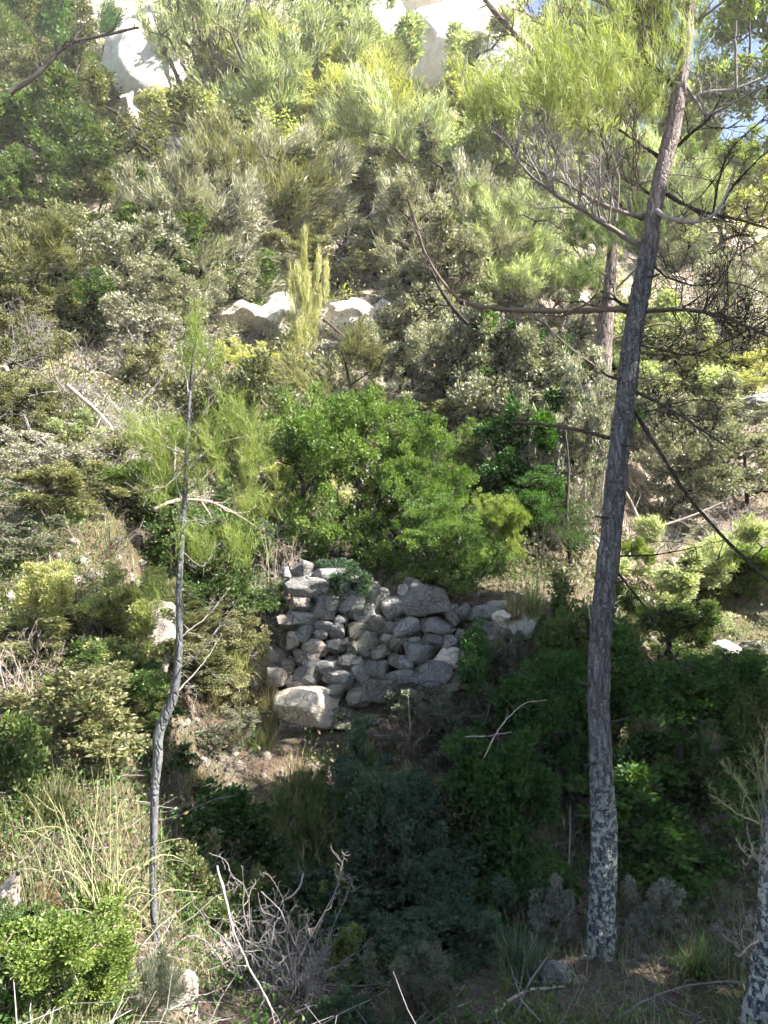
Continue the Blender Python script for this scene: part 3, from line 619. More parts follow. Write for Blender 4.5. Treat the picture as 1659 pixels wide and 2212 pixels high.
for i, (pts, Ys, r0, r1, nt_, tl, mt, lv) in enumerate(BR):
    fan = i in (8, 9, 16, 17, 21, 22)
    branch(pine, pb, pts, Ys, r0, r1, 300 + i, int(nt_ * (1.8 if fan else 1.5 if mt is TW_DARK else 1.3)), tl * (1.2 if fan else 1.3 if mt is TW_DARK else 1), mt, lv, .7 if fan else .12, rmin=.0030, spread=.7 if fan else .9)
def tufts(parent, base, spots, leaf, seed, L=.085, W=.0035, per=120, clump=.06, up=1.0, name="needles"):
    """sprays of needles round a list of (u, v, Y, radius px, count) spots"""
    g = np.random.default_rng(seed); C = []
    T = Tubes(); spots = [(a, b, c, d, max(4, int(e * (.75 if leaf == 'lime' else 1)))) for a, b, c, d, e in spots]
    for u, v, Y, rp, n in spots:
        p = P3(u, v, Y); s = scale_at(u, v, Y) * rp; o = g.normal(size=(n, 3)); o *= (g.uniform(0, 1, n) ** .5 / np.linalg.norm(o, axis=1))[:, None]
        C.append(p + o * s * [1, 1, .7])
    C = np.vstack(C); n = len(C); t = unit(g.normal(size=(n, 3)) * .5 + [0, 0, up] + [-.25, 0, 0])
    idx = np.repeat(np.arange(n), per); m = len(idx)
    P = C[idx] + t[idx] * (g.uniform(-1, 1, m) * clump)[:, None] + g.normal(size=(m, 3)) * clump * .12
    D = unit(t[idx] + g.normal(size=(m, 3)) * .36); N = unit(np.cross(D, unit(g.normal(size=(m, 3)))))
    V, F = leaf_arrays(P, D, N, L * g.uniform(.6, 1.2, m), np.full(m, W))
    link(name, mesh_np(name, V - base, F, np.clip(.6 * g.uniform(0, 1, n)[idx] + .4 * g.uniform(0, 1, m), 0, 1)), parent, LEAF[leaf])
    for c, d in zip(C, t): T.add([c - d * clump * 2.2 - [0, 0, .05], c - d * clump, c + d * clump], [.0028, .002, .001], 3, g.uniform())
    link("twigs", T.mesh("tuft_twigs"), parent, TW_BROWN)
tufts(pine, pb, [(1250,165,5.1,130,50),(1340,160,5.2,120,40),(1150,190,5.0,100,34),(1080,225,4.95,80,24),(1430,130,5.4,95,30),(1390,60,5.5,120,36),(1290,70,5.3,120,34),
                 (1210,110,5.2,70,30),(1460,20,5.5,80,30),(1330,0,5.4,90,36),(1500,-90,5.5,150,60),(1390,215,5.3,50,18),(1030,250,4.95,36,10)], "needle", 41, .12, .0042, 46, .13, 1.5)

# trunk standing behind the pine
bp_ = [(1255,1262),(1262,1200),(1268,1120),(1282,1000),(1292,900),(1300,800),(1308,700),(1318,600),(1326,500),(1332,430)]
b2 = P3(1285, 980, 15.5); b2[2] = float(H(b2[0], 15.5))
bt = link("pine_tree", None, None, None, b2, "thick pinkish trunk standing behind the leaning pine", "tree")
make_trunk(bp_, 15.5, [46,44,42,42,42,40,34,26,18,6], BARK_PINK, "trunk", 9, .12, bt, b2, 28, .05)
for i, (pts, Ys, r0) in enumerate([([(1300,800),(1240,760),(1180,700),(1150,640)], [15.5, 14.6], .03), ([(1290,900),(1250,940),(1220,1000)], [15.5, 14.8], .022), ([(1318,600),(1260,560),(1220,500),(1200,420)], [15.5, 14.8], .03),
        ([(1315,640),(1400,560),(1470,540),(1560,500)], [15.5, 15.1], .028), ([(1305,740),(1420,700),(1500,720),(1600,690)], [15.5, 14.8], .026), ([(1295,850),(1400,820),(1500,830)], [15.5, 14.8], .024), ([(1340,420),(1440,380),(1540,390)], [15.5, 14.8], .025)]):
    branch(bt, b2, pts, Ys, r0, .006, 400 + i, 14, .9, TW_BROWN, 1, .05, rmin=.003)
tufts(bt, b2, [(1330,450,15.5,70,40),(1290,520,15.1,60,30),(1390,480,15.3,80,36),(1350,390,15.5,70,30),(1260,600,14.8,60,24)], "needle_dark", 47, .2, .008, 70, .15)

# ------------------------------------------------------------------ thin sapling
SY = 4.25
sp_ = [(335,2030),(332,1960),(330,1880),(332,1800),(335,1700),(341,1640),(342,1590),(358,1545),(374,1510),(384,1440),(388,1350),(386,1280),(391,1200),(397,1120),(401,1040),(405,950),(410,860),(416,780),(424,710)]
sw = [17,15,15,16,18,21,23,22,20,17,15,14,12,11,10,9,7,5,3]
sb = P3(335, 2030, SY); sb[2] = min(sb[2], float(H(sb[0], SY)))
sap = link("pine_sapling", None, None, None, sb, "thin crooked young pine with feathery light-green tufts", "sapling")
make_trunk([(335, 2085)] + sp_, SY, [18] + sw, BARK_GREY, "trunk", 5, .03, sap, sb, 18, .02)
SB = [([(398,1100),(380,1020),(378,930)], .006), ([(403,980),(350,960),(300,930)], .005), ([(400,1020),(460,960),(520,940),(560,930)], .006), ([(405,960),(440,880),(470,820)], .005),
      ([(410,860),(400,800),(392,740)], .004), ([(413,830),(450,780),(468,720)], .004), ([(388,1380),(440,1340),(480,1290)], .005), ([(384,1450),(430,1410),(490,1330),(520,1280)], .005),
      ([(378,1500),(430,1440),(460,1390)], .004), ([(396,1140),(440,1130),(500,1120)], .005), ([(392,1190),(440,1220),(470,1170)], .004), ([(402,1010),(360,1050),(330,1060)], .004)]
for i, (pts, r0) in enumerate(SB): branch(sap, sb, pts, [SY, SY - .25 if i % 2 else SY + .25], r0, .0015, 500 + i, 6, .22, TW_GREY, 1)
tufts(sap, sb, [(425,720,4.25,24,14),(428,690,4.25,12,6),(440,770,4.25,40,24),(400,780,4.25,26,12),(295,930,4.05,48,26),(350,960,4.15,50,26),(340,1010,4.15,46,22),(380,930,4.25,36,12),(550,940,4.35,40,20),(490,900,4.25,70,40),
                 (555,1010,4.35,56,28),(440,960,4.15,46,18),(430,1180,4.05,52,20),(420,1030,4.25,44,16),(510,1180,4.15,60,26),(340,1070,4.15,44,14),(545,1090,4.35,52,22),(470,1000,4.25,50,18),(330,1290,4.15,44,12)], "lime", 43, .08, .0026, 34, .09, 1.2)

# tree at the photo's edge
ep = [(1650,2215),(1656,2130),(1660,2040),(1662,1950),(1664,1850),(1672,1700),(1684,1500),(1690,1200),(1710,800),(1735,300),(1760,-200)]
eb = P3(1636, 2170, 4.1); eb[2] = float(H(eb[0], 4.1))
et = link("pine_tree", None, None, None, eb, "blue-grey flared trunk cut off by the photo's edge beside spiky twigs", "tree")
make_trunk(ep, 4.1, [110,76,56,46,40,42,44,44,42,36,18], BARK, "trunk", 13, .16, et, eb, 36, .02)
for i, (pts, r0) in enumerate([([(1650,1800),(1630,1740),(1600,1700),(1560,1650)], .006), ([(1655,1760),(1640,1680),(1620,1600)], .006), ([(1655,1890),(1630,1855),(1605,1845)], .006), ([(1650,1780),(1600,1760),(1545,1720)], .005), ([(1640,2030),(1615,2040),(1590,2060)], .005), ([(1660,1720),(1650,1640),(1655,1570)], .005)]):
    branch(et, eb, pts, [4.1, 3.9], r0, .002, 600 + i, 12, .20, TW_GREEN if i not in (2, 4) else TW_PALE, 1, .35, spread=.6)

# ------------------------------------------------------------------ shrubs and small trees, one by one
S_, T_ = "shrub", "tree"
TABLE = [
 # name, label, category, kind, leaf, u, v top, v bottom, width, distance, turn, twig
 ("evergreen_tree","dark evergreen filling the top corner of the photo",T_,"dense0","dark",70,-90,220,260,22,20,TW_DARK),
 ("shrub","smoky grey-green rounded shrub beside the tall white limestone face",S_,"fine0","greygreen",205,110,250,180,25,70,TW_DARK),
 ("shrub","dense deep-green shrub on the left slope under the dark evergreen",S_,"dense1","midgreen",110,205,480,320,18,40,TW_DARK),
 ("shrub","speckled olive shrub just below the tall white limestone face",S_,"open0","olive",310,245,470,280,19,120,TW_DARK),
 ("shrub","yellowish-green bush at the photo's edge above the bare twigs",S_,"dense2","olive",40,450,690,220,13,200,TW_BROWN),
 ("shrub","mottled grey and green scrub bush left of the pale rocks",S_,"open1","greygreen",250,470,730,280,14.5,10,TW_DARK),
 ("shrub","twiggy silver-grey shrub above the bright limestone shelf",S_,"open2","silver",520,430,660,240,17,50,TW_GREY),
 ("slender_tree","slender tree with bare stems and thin pale-green foliage before white rock",T_,"airy0","palegreen",470,-60,360,300,26,30,TW_BROWN),
 ("slender_tree","multi-stemmed feathery tree behind the slender bare-stemmed one",T_,"airy1","yellowgreen",560,-30,340,260,28,80,TW_BROWN),
 ("broadleaf_tree","big light-green leafy crown at the top of the slope",T_,"dense1","palegreen",690,10,290,350,31,140,TW_DARK),
 ("shrub","soft yellow-green bush in full sun above the dead gnarled trunk",S_,"fine1","yellowgreen",640,275,490,400,24,0,TW_BROWN),
 ("shrub","low grassy yellow-green bush below the slender tree",S_,"feather0","yellowgreen",490,350,440,180,24.5,60,TW_BROWN),
 ("feathery_tree","tall pale-green feathery tree in the middle of the upper slope",T_,"feather1","palegreen",860,190,530,270,22,15,TW_BROWN),
 ("feathery_tree","hazy grey-green feathery tree left of the pine's long branch",T_,"feather2","greygreen",960,330,690,280,16,90,TW_BROWN),
 ("shrub","mid-green soft-leaved shrub between the feathery tree and the pink trunk",S_,"feather0","palegreen",1120,440,720,280,14.5,180,TW_BROWN),
 ("shrub","upright lime-yellow sapling shrub in front of the limestone shelf",S_,"feather1","yellowgreen",660,545,810,88,12.6,240,TW_GREEN),
 ("shrub","whitish twiggy scrub spilling over the bright limestone shelf",S_,"open0","silver",560,545,670,220,15.5,300,TW_GREY),
 ("shrub","rounded pale grey-green bush directly above the vivid green bush",S_,"fine0","greygreen",880,700,940,220,13.2,35,TW_DARK),
 ("shrub","tall grey-green bush between the pale rounded bush and the pink trunk",S_,"dense0","greygreen",1070,680,1000,300,12.9,75,TW_DARK),
 ("shrub","vivid deep-green leafy bush, largest in the middle, above the stone wall",S_,"dome0","bright",735,838,1260,330,11.2,25,TW_DARK),
 ("shrub","sunlit green lobe of bush leaning right of the vivid green bush",S_,"dome1","bright",900,912,1260,250,11.0,130,TW_DARK),
 ("shrub","small rounded green bush standing apart before the dark hollow",S_,"dome1","bright",1012,915,1095,125,12.0,45,TW_DARK),
 ("shrub","brilliant lime-green bush lit by the sun at the hollow's edge",S_,"dome0","lime",1075,1065,1240,150,10.2,95,TW_GREEN),
 ("shrub","fresh green bush filling the ground between vivid bush and lime bush",S_,"dome1","bright",960,1075,1280,250,10.5,210,TW_DARK),
 ("shrub","shadowed shrub with pale leaf clusters over the dark hollow",S_,"open2","greygreen",1180,840,1140,230,12.2,60,TW_DARK),
 ("shrub","soft olive shrub just behind the sapling's feathery tufts",S_,"dense2","olive",540,800,1140,250,8.8,15,TW_BROWN),
 ("shrub","yellow-green shrub with fine leaves left of the lime-yellow sapling",S_,"open1","yellowgreen",560,740,900,230,10.8,95,TW_BROWN),
 ("shrub","yellowish leafy clump against the photo's edge over the pale twigs",S_,"dense0","yellowgreen",100,1225,1420,170,6.2,0,TW_BROWN),
 ("shrub","broad sunlit yellow-green shrub left of the sapling's crooked stem",S_,"dense1","yellowgreen",260,1235,1480,260,6.4,100,TW_BROWN),
 ("shrub","low green shrub with small pale flecks below the broad sunlit shrub",S_,"open1","midgreen",260,1390,1600,250,5.8,160,TW_BROWN),
 ("leafy_plant","fresh green large-leaved plant at the photo's edge halfway down",S_,"big0","midgreen",15,1555,1780,160,4.4,70,TW_GREEN),
 ("shrub","grey-olive sprawling shrub above the arching green stems",S_,"big1","olive",180,1470,1680,240,5.0,10,TW_BROWN),
 ("strap_plant","clump of long arching yellow-green stems left of the sapling",S_,"strap","palegreen",225,1600,1950,340,4.0,0,TW_GREEN),
 ("strap_plant","second smaller clump of arching stems near the pale stump",S_,"strap","yellowgreen",80,1720,1950,250,3.8,130,TW_GREEN),
 ("shrub","bright yellow-green leafy bush in the bottom corner",S_,"dense2","lime",120,1975,2230,290,3.3,35,TW_GREEN),
 ("shrub","small sprig of large yellow-green leaves above the corner bush",S_,"big0","lime",200,1930,2030,150,3.6,200,TW_GREEN),
 ("shrub","dusky grey-green bush at the foot of the sapling",S_,"feather2","dusky",315,2060,2240,160,3.0,0,TW_BROWN),
 ("shrub","dark green leafy bush right of the sapling at mid height",S_,"big1","dark",500,1715,1900,240,5.2,45,TW_DARK),
 ("broom_shrub","fine feathery green broom in the middle foreground",S_,"feather0","midgreen",665,1690,1960,175,4.6,50,TW_GREEN),
 ("grass_tuft","straw-coloured grass heads standing above the green broom",S_,"grass0","straw",640,1610,1740,170,5.3,0,None),
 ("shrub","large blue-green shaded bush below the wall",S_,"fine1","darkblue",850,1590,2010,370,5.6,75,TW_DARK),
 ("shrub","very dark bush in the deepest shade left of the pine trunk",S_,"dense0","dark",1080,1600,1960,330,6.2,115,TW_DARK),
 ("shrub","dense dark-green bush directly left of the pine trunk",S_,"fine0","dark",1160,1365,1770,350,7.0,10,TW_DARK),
 ("shrub","broad dark-green bush right of the pine trunk",S_,"fine1","dark",1440,1360,1800,430,6.7,160,TW_DARK),
 ("shrub","leafy dark bush behind the trunk where the wall ends",S_,"dense1","midgreen",1240,1250,1500,290,8.3,90,TW_DARK),
 ("shrub","green bush with sunlit top at the photo's edge below the split rock",S_,"dense2","midgreen",1610,1460,1800,240,6.0,10,TW_DARK),
 ("shrub","deep-green low bush under the broad dark bush",S_,"big0","dark",1420,1690,1920,330,5.9,230,TW_DARK),
 ("shrub","light-green thin shrub on the grassy slope right of the trunk",S_,"open2","palegreen",1450,1195,1400,300,10,20,TW_BROWN),
 ("shrub","bright leafy green bush at the photo's edge under the sloping branch",S_,"dense0","bright",1640,1185,1320,200,9.4,120,TW_BROWN),
 ("shrub","yellow-green sprig bush touching the trunk beside the thin side branch",S_,"dense2","lime",1365,1165,1260,90,9.0,10,TW_GREEN),
 ("shrub","grey-green shrub just right of the trunk behind the sloping branch",S_,"dense1","greygreen",1450,870,1150,240,12.2,300,TW_DARK),
 ("shrub","pale speckled shrub at the photo's edge under the scree ledge",S_,"open0","greygreen",1610,900,1120,240,12.8,30,TW_DARK),
 ("shrub","lime-tinted shrub beyond the bare twigs above the scree ledge",S_,"fine0","yellowgreen",1560,760,880,240,17,70,TW_BROWN),
 ("shrub","bright lime treetop just under the patch of blue sky",T_,"dense0","lime",1590,305,460,190,30,10,TW_DARK),
 ("shrub","second lime treetop between the pine trunk and the blue sky",T_,"dense1","lime",1470,300,480,150,29,80,TW_DARK),
 ("broadleaf_tree","sunlit yellow-green crown in the top right corner",T_,"dense1","lime",1700,-110,215,330,30,10,TW_DARK),
 ("broadleaf_tree","dark-green crown behind the top of the leaning pine",T_,"feather2","midgreen",1410,-100,430,240,32,160,TW_DARK),
 ("broadleaf_tree","pale-green speckled tree right of the white limestone cliff",T_,"open1","palegreen",1180,-50,260,260,27,120,TW_DARK),
 ("shrub","thin pale shrub along the foot of the white limestone cliff",S_,"open2","palegreen",790,170,270,150,29,15,TW_DARK),
 ("shrub","mottled bush below the pale rock ledge, right of the feathery tree",S_,"open0","olive",1060,280,460,260,21,250,TW_DARK),
 ("shrub","grey leafless-looking scrub between the pink trunk and the mid-green shrub",S_,"open1","silver",1210,540,760,220,13.6,40,TW_GREY),
 ("shrub","dark shrub under the grey scrub beside the pink trunk",S_,"dense0","dark",1190,730,900,200,13.0,310,TW_DARK),
 ("silver_plant","silvery small-leaved plant right of the trunk's foot",S_,"big0","silver",1415,1905,2045,105,5.0,60,TW_GREY),
 ("silver_plant","silvery plant pressed against the left of the trunk's foot",S_,"big1","silver",1200,1900,2050,100,5.1,20,TW_GREY),
 ("shrub","dim blue-green bush behind the tan rock",S_,"dense2","darkblue",960,1850,2060,260,5.0,300,TW_DARK),
 ("fern","shaded ferny grass left of the trunk's foot",S_,"grass1","darkblue",1120,1940,2140,260,4.4,0,None),
 ("fern","dark arching grass between the trunk and the edge tree",S_,"grass1","midgreen",1510,1975,2150,260,4.3,80,None),
 ("fern","low fern in the bottom right corner",S_,"grass1","midgreen",1600,2110,2230,230,3.3,140,None),
 ("shrub","dull grey-green bush in the bottom middle",S_,"fine0","dusky",900,2040,2230,200,3.2,75,TW_BROWN),
 ("shrub","dark teal clump cut by the bottom edge",S_,"dense1","darkblue",735,2140,2240,120,2.9,0,TW_DARK),
 ("leafy_sprig","sprig of shiny yellow-green leaves over the dead sticks",S_,"big1","lime",735,1885,1990,80,3.9,30,TW_GREEN),
 ("leafy_sprig","lower yellow-green sprig right of the dead sticks",S_,"big0","lime",735,2010,2110,110,3.7,120,TW_GREEN),
 ("leafy_sprig","small green sprig among the dead sticks",S_,"big1","midgreen",640,1980,2070,80,3.7,220,TW_GREEN),
 ("shrub","mixed green weeds right of the sapling's foot",S_,"big0","olive",430,1830,1990,150,4.6,320,TW_BROWN),
 ("shrub","grey-green weeds behind the dead sticks",S_,"open1","midgreen",490,1880,2050,160,4.3,10,TW_BROWN),
 ("grass_tuft","dry tussock with arching stems above the white rocks",S_,"grass0","straw",1110,1255,1330,140,10.1,0,None),
 ("grass_tuft","green tussock beside the dark hollow under the lime bush",S_,"grass1","yellowgreen",1150,1190,1300,170,9.9,40,None),
 ("grass_tuft","grassy green tuft at the left foot of the cream block",S_,"grass0","olive",570,1545,1640,120,7.9,0,None),
 ("grass_tuft","grass bank between the sapling and the stone wall",S_,"grass1","yellowgreen",520,1330,1460,190,8.0,70,None),
 ("grass_tuft","yellowish spiky tuft beside the rounded grey stone",S_,"spike","yellowgreen",1095,2060,2150,80,3.9,0,None),
 ("grass_tuft","pale dry grass at the bottom edge of the photo",S_,"grass0","straw",850,2130,2230,120,2.9,0,None),
 ("shrub","ivy-like green spray over the upper middle of the wall",S_,"dense0","darkblue",740,1215,1330,160,8.75,20,TW_DARK),
 ("shrub","brown dry bush at the right end of the wall",S_,"dense2","dusky",1075,1370,1540,140,8.4,60,TW_BROWN),
 ("shrub","dark bush growing over the wall's lower right corner",S_,"open0","dusky",960,1480,1640,220,7.9,200,TW_BROWN),
 ("shrub","green leafy spray under the fallen pale brush",S_,"open1","midgreen",470,1130,1300,200,7.2,300,TW_BROWN),
 ("shrub","shaggy green shrub on the left bank beside pale fallen stems",S_,"open2","palegreen",190,900,1020,190,8.6,20,TW_BROWN),
 ("shrub","dark scrub in the shadow at the photo's left edge",S_,"open0","olive",40,720,900,210,10.0,10,TW_DARK),
 ("shrub","pale twiggy scrub covering the bank below the dark scrub",S_,"open1","silver",70,930,1090,240,8.8,100,TW_GREY),
 ("shrub","dry grey-brown scrub above the bare forked branches",S_,"open2","silver",300,650,860,280,11.5,260,TW_GREY),
 ("shrub","green speckled shrub in the middle of the left-hand scrub",S_,"dense0","midgreen",200,600,760,170,12.5,15,TW_DARK),
 ("shrub","grey speckled scrub right of the dead gnarled trunk",S_,"open0","greygreen",850,470,650,260,17,150,TW_DARK),
 ("shrub","shrub with grey stems under the pine's long bare branch",S_,"open1","greygreen",1000,700,880,200,13.8,75,TW_GREY),
 ("shrub","bushy green-grey shrub left of the speckled scrub by the gnarled trunk",S_,"open2","olive",690,520,660,240,18,215,TW_DARK),
 ("grass_tuft","yellow-green grass on the bank just right of the sapling stem",S_,"grass1","yellowgreen",450,1345,1430,170,7,20,None),
 ("grass_tuft","dry grass tussock covering the wall's lower left stones",S_,"grass0","straw",585,1440,1530,150,8,60,None),
 ("shrub","dry grey-brown shrub hanging in front of the wall's lower middle",S_,"open1","dusky",860,1500,1650,230,8,40,TW_GREY),
 ("shrub","black-green bush added as the shade of the hollow left of the pine",S_,"dome1","dark",1165,1020,1215,230,11,40,TW_DARK),  # added bush; its dark leaf colour stands in for the hollow's shade
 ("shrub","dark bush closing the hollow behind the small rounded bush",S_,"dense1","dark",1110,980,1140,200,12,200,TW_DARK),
 ("grass_tuft","tall green grass left of the arching stems",S_,"grass0","olive",120,1640,1800,220,4.6,0,None),
 ("grass_tuft","green grass right of the sapling's foot",S_,"grass1","midgreen",400,1880,2020,180,4.3,0,None),
 ("grass_tuft","sparse dry grass on the reddish soil below the grass bank",S_,"grass0","straw",470,1440,1520,160,7,120,None),
 ("grass_tuft","olive grass at the foot of the brown boulder by the wall",S_,"grass1","olive",510,1500,1590,150,7,220,None),
 ("grass_tuft","dry grass clump on the soil left of the leafy dark bush",S_,"grass0","straw",420,1640,1720,150,6,0,None),
 ("shrub","thin brown-grey shrub between the sapling and the wall's foot",S_,"open1","dusky",470,1540,1650,170,7,0,TW_BROWN),
 ("shrub","twiggy grey shrub hiding the lower half of the pinkish trunk",S_,"open0","greygreen",1225,930,1190,190,10.8,140,TW_GREY),
 ("shrub","pale leafy shrub hiding the pinkish trunk above the side branch",S_,"open2","silver",1260,640,820,190,12,60,TW_GREY),
 ("feathery_tree","broad soft feathery tree in front of the big light-green crown",T_,"feather1","palegreen",600,50,420,320,30,190,TW_BROWN),
 ("feathery_tree","soft yellow-green feathery tree below the white cliff",T_,"feather2","yellowgreen",790,215,480,360,26,310,TW_BROWN),
 ("feathery_tree","airy yellow-green tree behind the pine's fan of twigs",T_,"feather0","yellowgreen",1170,150,450,360,26,260,TW_BROWN),
 ("feathery_tree","grey-green feathery tree behind the dark twigs at the right",T_,"feather1","palegreen",1400,330,620,300,22,20,TW_BROWN),
 ("shrub","tall tangled dark shrub at the photo's edge below the top corner",S_,"fine1","olive",40,560,780,260,14,50,TW_DARK),
 ("shrub","tall mottled shrub in the middle of the left slope",S_,"fine0","greygreen",380,560,800,300,13,250,TW_DARK),
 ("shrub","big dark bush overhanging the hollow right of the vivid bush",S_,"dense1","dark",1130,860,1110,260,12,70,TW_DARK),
 ("feathery_tree","wispy yellow-green tree behind the gnarled dead trunk",T_,"airy0","yellowgreen",770,260,500,240,24,50,TW_BROWN),
 ("feathery_tree","thin grey-green tree left of the pine's fan of twigs",T_,"airy1","palegreen",1040,240,470,240,24,10,TW_BROWN),
 ("shrub","tall grey-leaved shrub standing in front of the pinkish trunk",S_,"open1","greygreen",1250,770,1235,170,10.8,30,TW_GREY),
 ("shrub","deep olive thicket at the photo's edge over the hooked branch",S_,"fine0","olive",30,800,990,260,10,0,TW_DARK),
 ("shrub","dark low thicket on the bank under the forked branches",S_,"dense1","olive",140,1000,1130,240,8,90,TW_DARK),
 ("shrub","dim green thicket on the bank left of the sapling's tufts",S_,"dense2","midgreen",280,1010,1170,220,8,30,TW_DARK),
 ("shrub","brownish dry thicket at the photo's edge above the yellowish clump",S_,"open2","dusky",40,1110,1240,220,7,200,TW_BROWN),
 ("shrub","dry olive shrub on the soil bank left of the wall",S_,"open0","olive",500,1350,1490,170,8,20,TW_BROWN),
 ("shrub","green-brown shrub leaning on the wall's right end",S_,"open1","olive",1110,1395,1560,150,8.3,120,TW_BROWN),
 ("broom_shrub","lighter green broom in the shade below the wall",S_,"feather2","midgreen",760,1640,1850,170,6,80,TW_BROWN),
 ("leafy_plant","mixed pale leafy plant between the two shaded blue-green bushes",S_,"big0","olive",960,1690,1880,190,6,10,TW_BROWN),
 ("shrub","dark green shrub at the photo's edge near the top corner evergreen",S_,"dense1","midgreen",20,330,500,170,16,290,TW_DARK),
]
for t in TABLE: plant(*t)

# more scrub between those, each beside something one can find
MARKS = [("tall white limestone face",310,300,"greygreen olive midgreen olive"),("white cliff at the top",985,235,"palegreen yellowgreen palegreen palegreen"),("bright limestone shelf",590,735,"olive greygreen midgreen yellowgreen"),
 ("small limestone shelf",785,730,"greygreen midgreen olive greygreen"),("slender bare-stemmed tree",470,365,"palegreen yellowgreen greygreen yellowgreen"),("big light-green crown",690,285,"palegreen palegreen yellowgreen palegreen"),
 ("soft yellow-green bush",640,490,"yellowgreen greygreen olive yellowgreen"),("tall pale-green feathery tree",860,535,"yellowgreen greygreen yellowgreen palegreen"),("hazy grey-green feathery tree",970,700,"greygreen greygreen olive palegreen"),
 ("pale rock ledge",1090,470,"palegreen palegreen yellowgreen olive"),("gnarled dead trunk",735,590,"yellowgreen greygreen olive greygreen"),("scree ledge by the bare branches",1590,920,"greygreen greygreen palegreen olive"),
 ("thick pinkish trunk",1300,960,"greygreen dark greygreen olive"),("dark corner evergreen",80,240,"dark olive midgreen greygreen"),("twiggy silver-grey shrub",520,665,"olive greygreen midgreen olive"),
 ("bare forked branches",215,985,"olive olive greygreen olive"),("mottled scrub bush",250,730,"olive greygreen olive greygreen"),("pale rounded bush",880,940,"greygreen olive olive dark"),
 ("fallen pale brush",470,1140,"olive midgreen olive yellowgreen"),("split white rock",1570,1430,"palegreen midgreen midgreen palegreen"),("lime treetop",1590,470,"lime yellowgreen palegreen lime"),
 ("broad sunlit shrub",260,1480,"olive midgreen olive olive"),("bleached stump",30,2000,"olive midgreen olive olive"),("dusky bush",320,2190,"midgreen midgreen lime olive"),("sapling's crooked bend",350,1600,"olive midgreen olive greygreen"),
 ("tan rock in the undergrowth",930,2010,"darkblue darkblue darkblue dark"),("large blue-green shaded bush",850,2010,"dusky darkblue midgreen dark"),("broad dark bush",1440,1800,"dark dark dark midgreen")]
COLW = {"greygreen": "grey-green", "olive": "olive", "midgreen": "plain green", "palegreen": "pale-green", "yellowgreen": "yellowish", "silver": "silvery", "dark": "dark-green", "darkblue": "blue-green", "lime": "lime-green", "dusky": "dull"}
gf = np.random.default_rng(9)
for ph, mu, mv, lv in MARKS:
    for rel, (du, dv), lf in zip(("above", "below", "left of", "right of"), ((15, -95), (-15, 105), (-165, 10), (165, -5)), lv.split()):
        u, vb = mu + du + gf.normal() * 22, mv + dv + gf.normal() * 12
        if not (-60 < u < 1720) or vb > 2190: continue
        w = gf.uniform(230, 320); hh = w * (gf.uniform(.7, 1.05) if vb < 1000 else gf.uniform(.55, .8))
        if vb > 1500: w *= .8; hh *= .75
        hit = ground_hit(u, vb)
        if any(abs(u - a) < 150 and -40 < vb - b_ < 150 for a, b_ in ((310, 260), (980, 200), (590, 725), (780, 725), (750, 600), (200, 920), (220, 1880), (60, 1900), (335, 1830), (335, 1990))): continue
        if u < 330 and 800 < vb < 1120: continue
        if (abs(u - 960) < 210 and vb < 330) or (abs(u - 310) < 130 and 200 < vb < 330): continue
        if hit[1] > 57 or (8 < hit[1] < 9.6 and abs(hit[0] + .1) < 1.7): continue
        kd = gf.choice(["fine0", "fine1", "dense0", "dense2", "open0", "open1", "open2", "feather0", "feather1", "feather2"] if vb < 1500 else ["open0", "open1", "open2", "dense0", "dense2", "big1"])
        plant("shrub", f"{COLW[lf]} scrub bush just {rel} the {ph}", S_, str(kd), lf, u, vb - hh, vb, w, 20, gf.uniform(0, 360), TW_DARK if lf != "silver" else TW_GREY, "scrub bushes filling the slope")

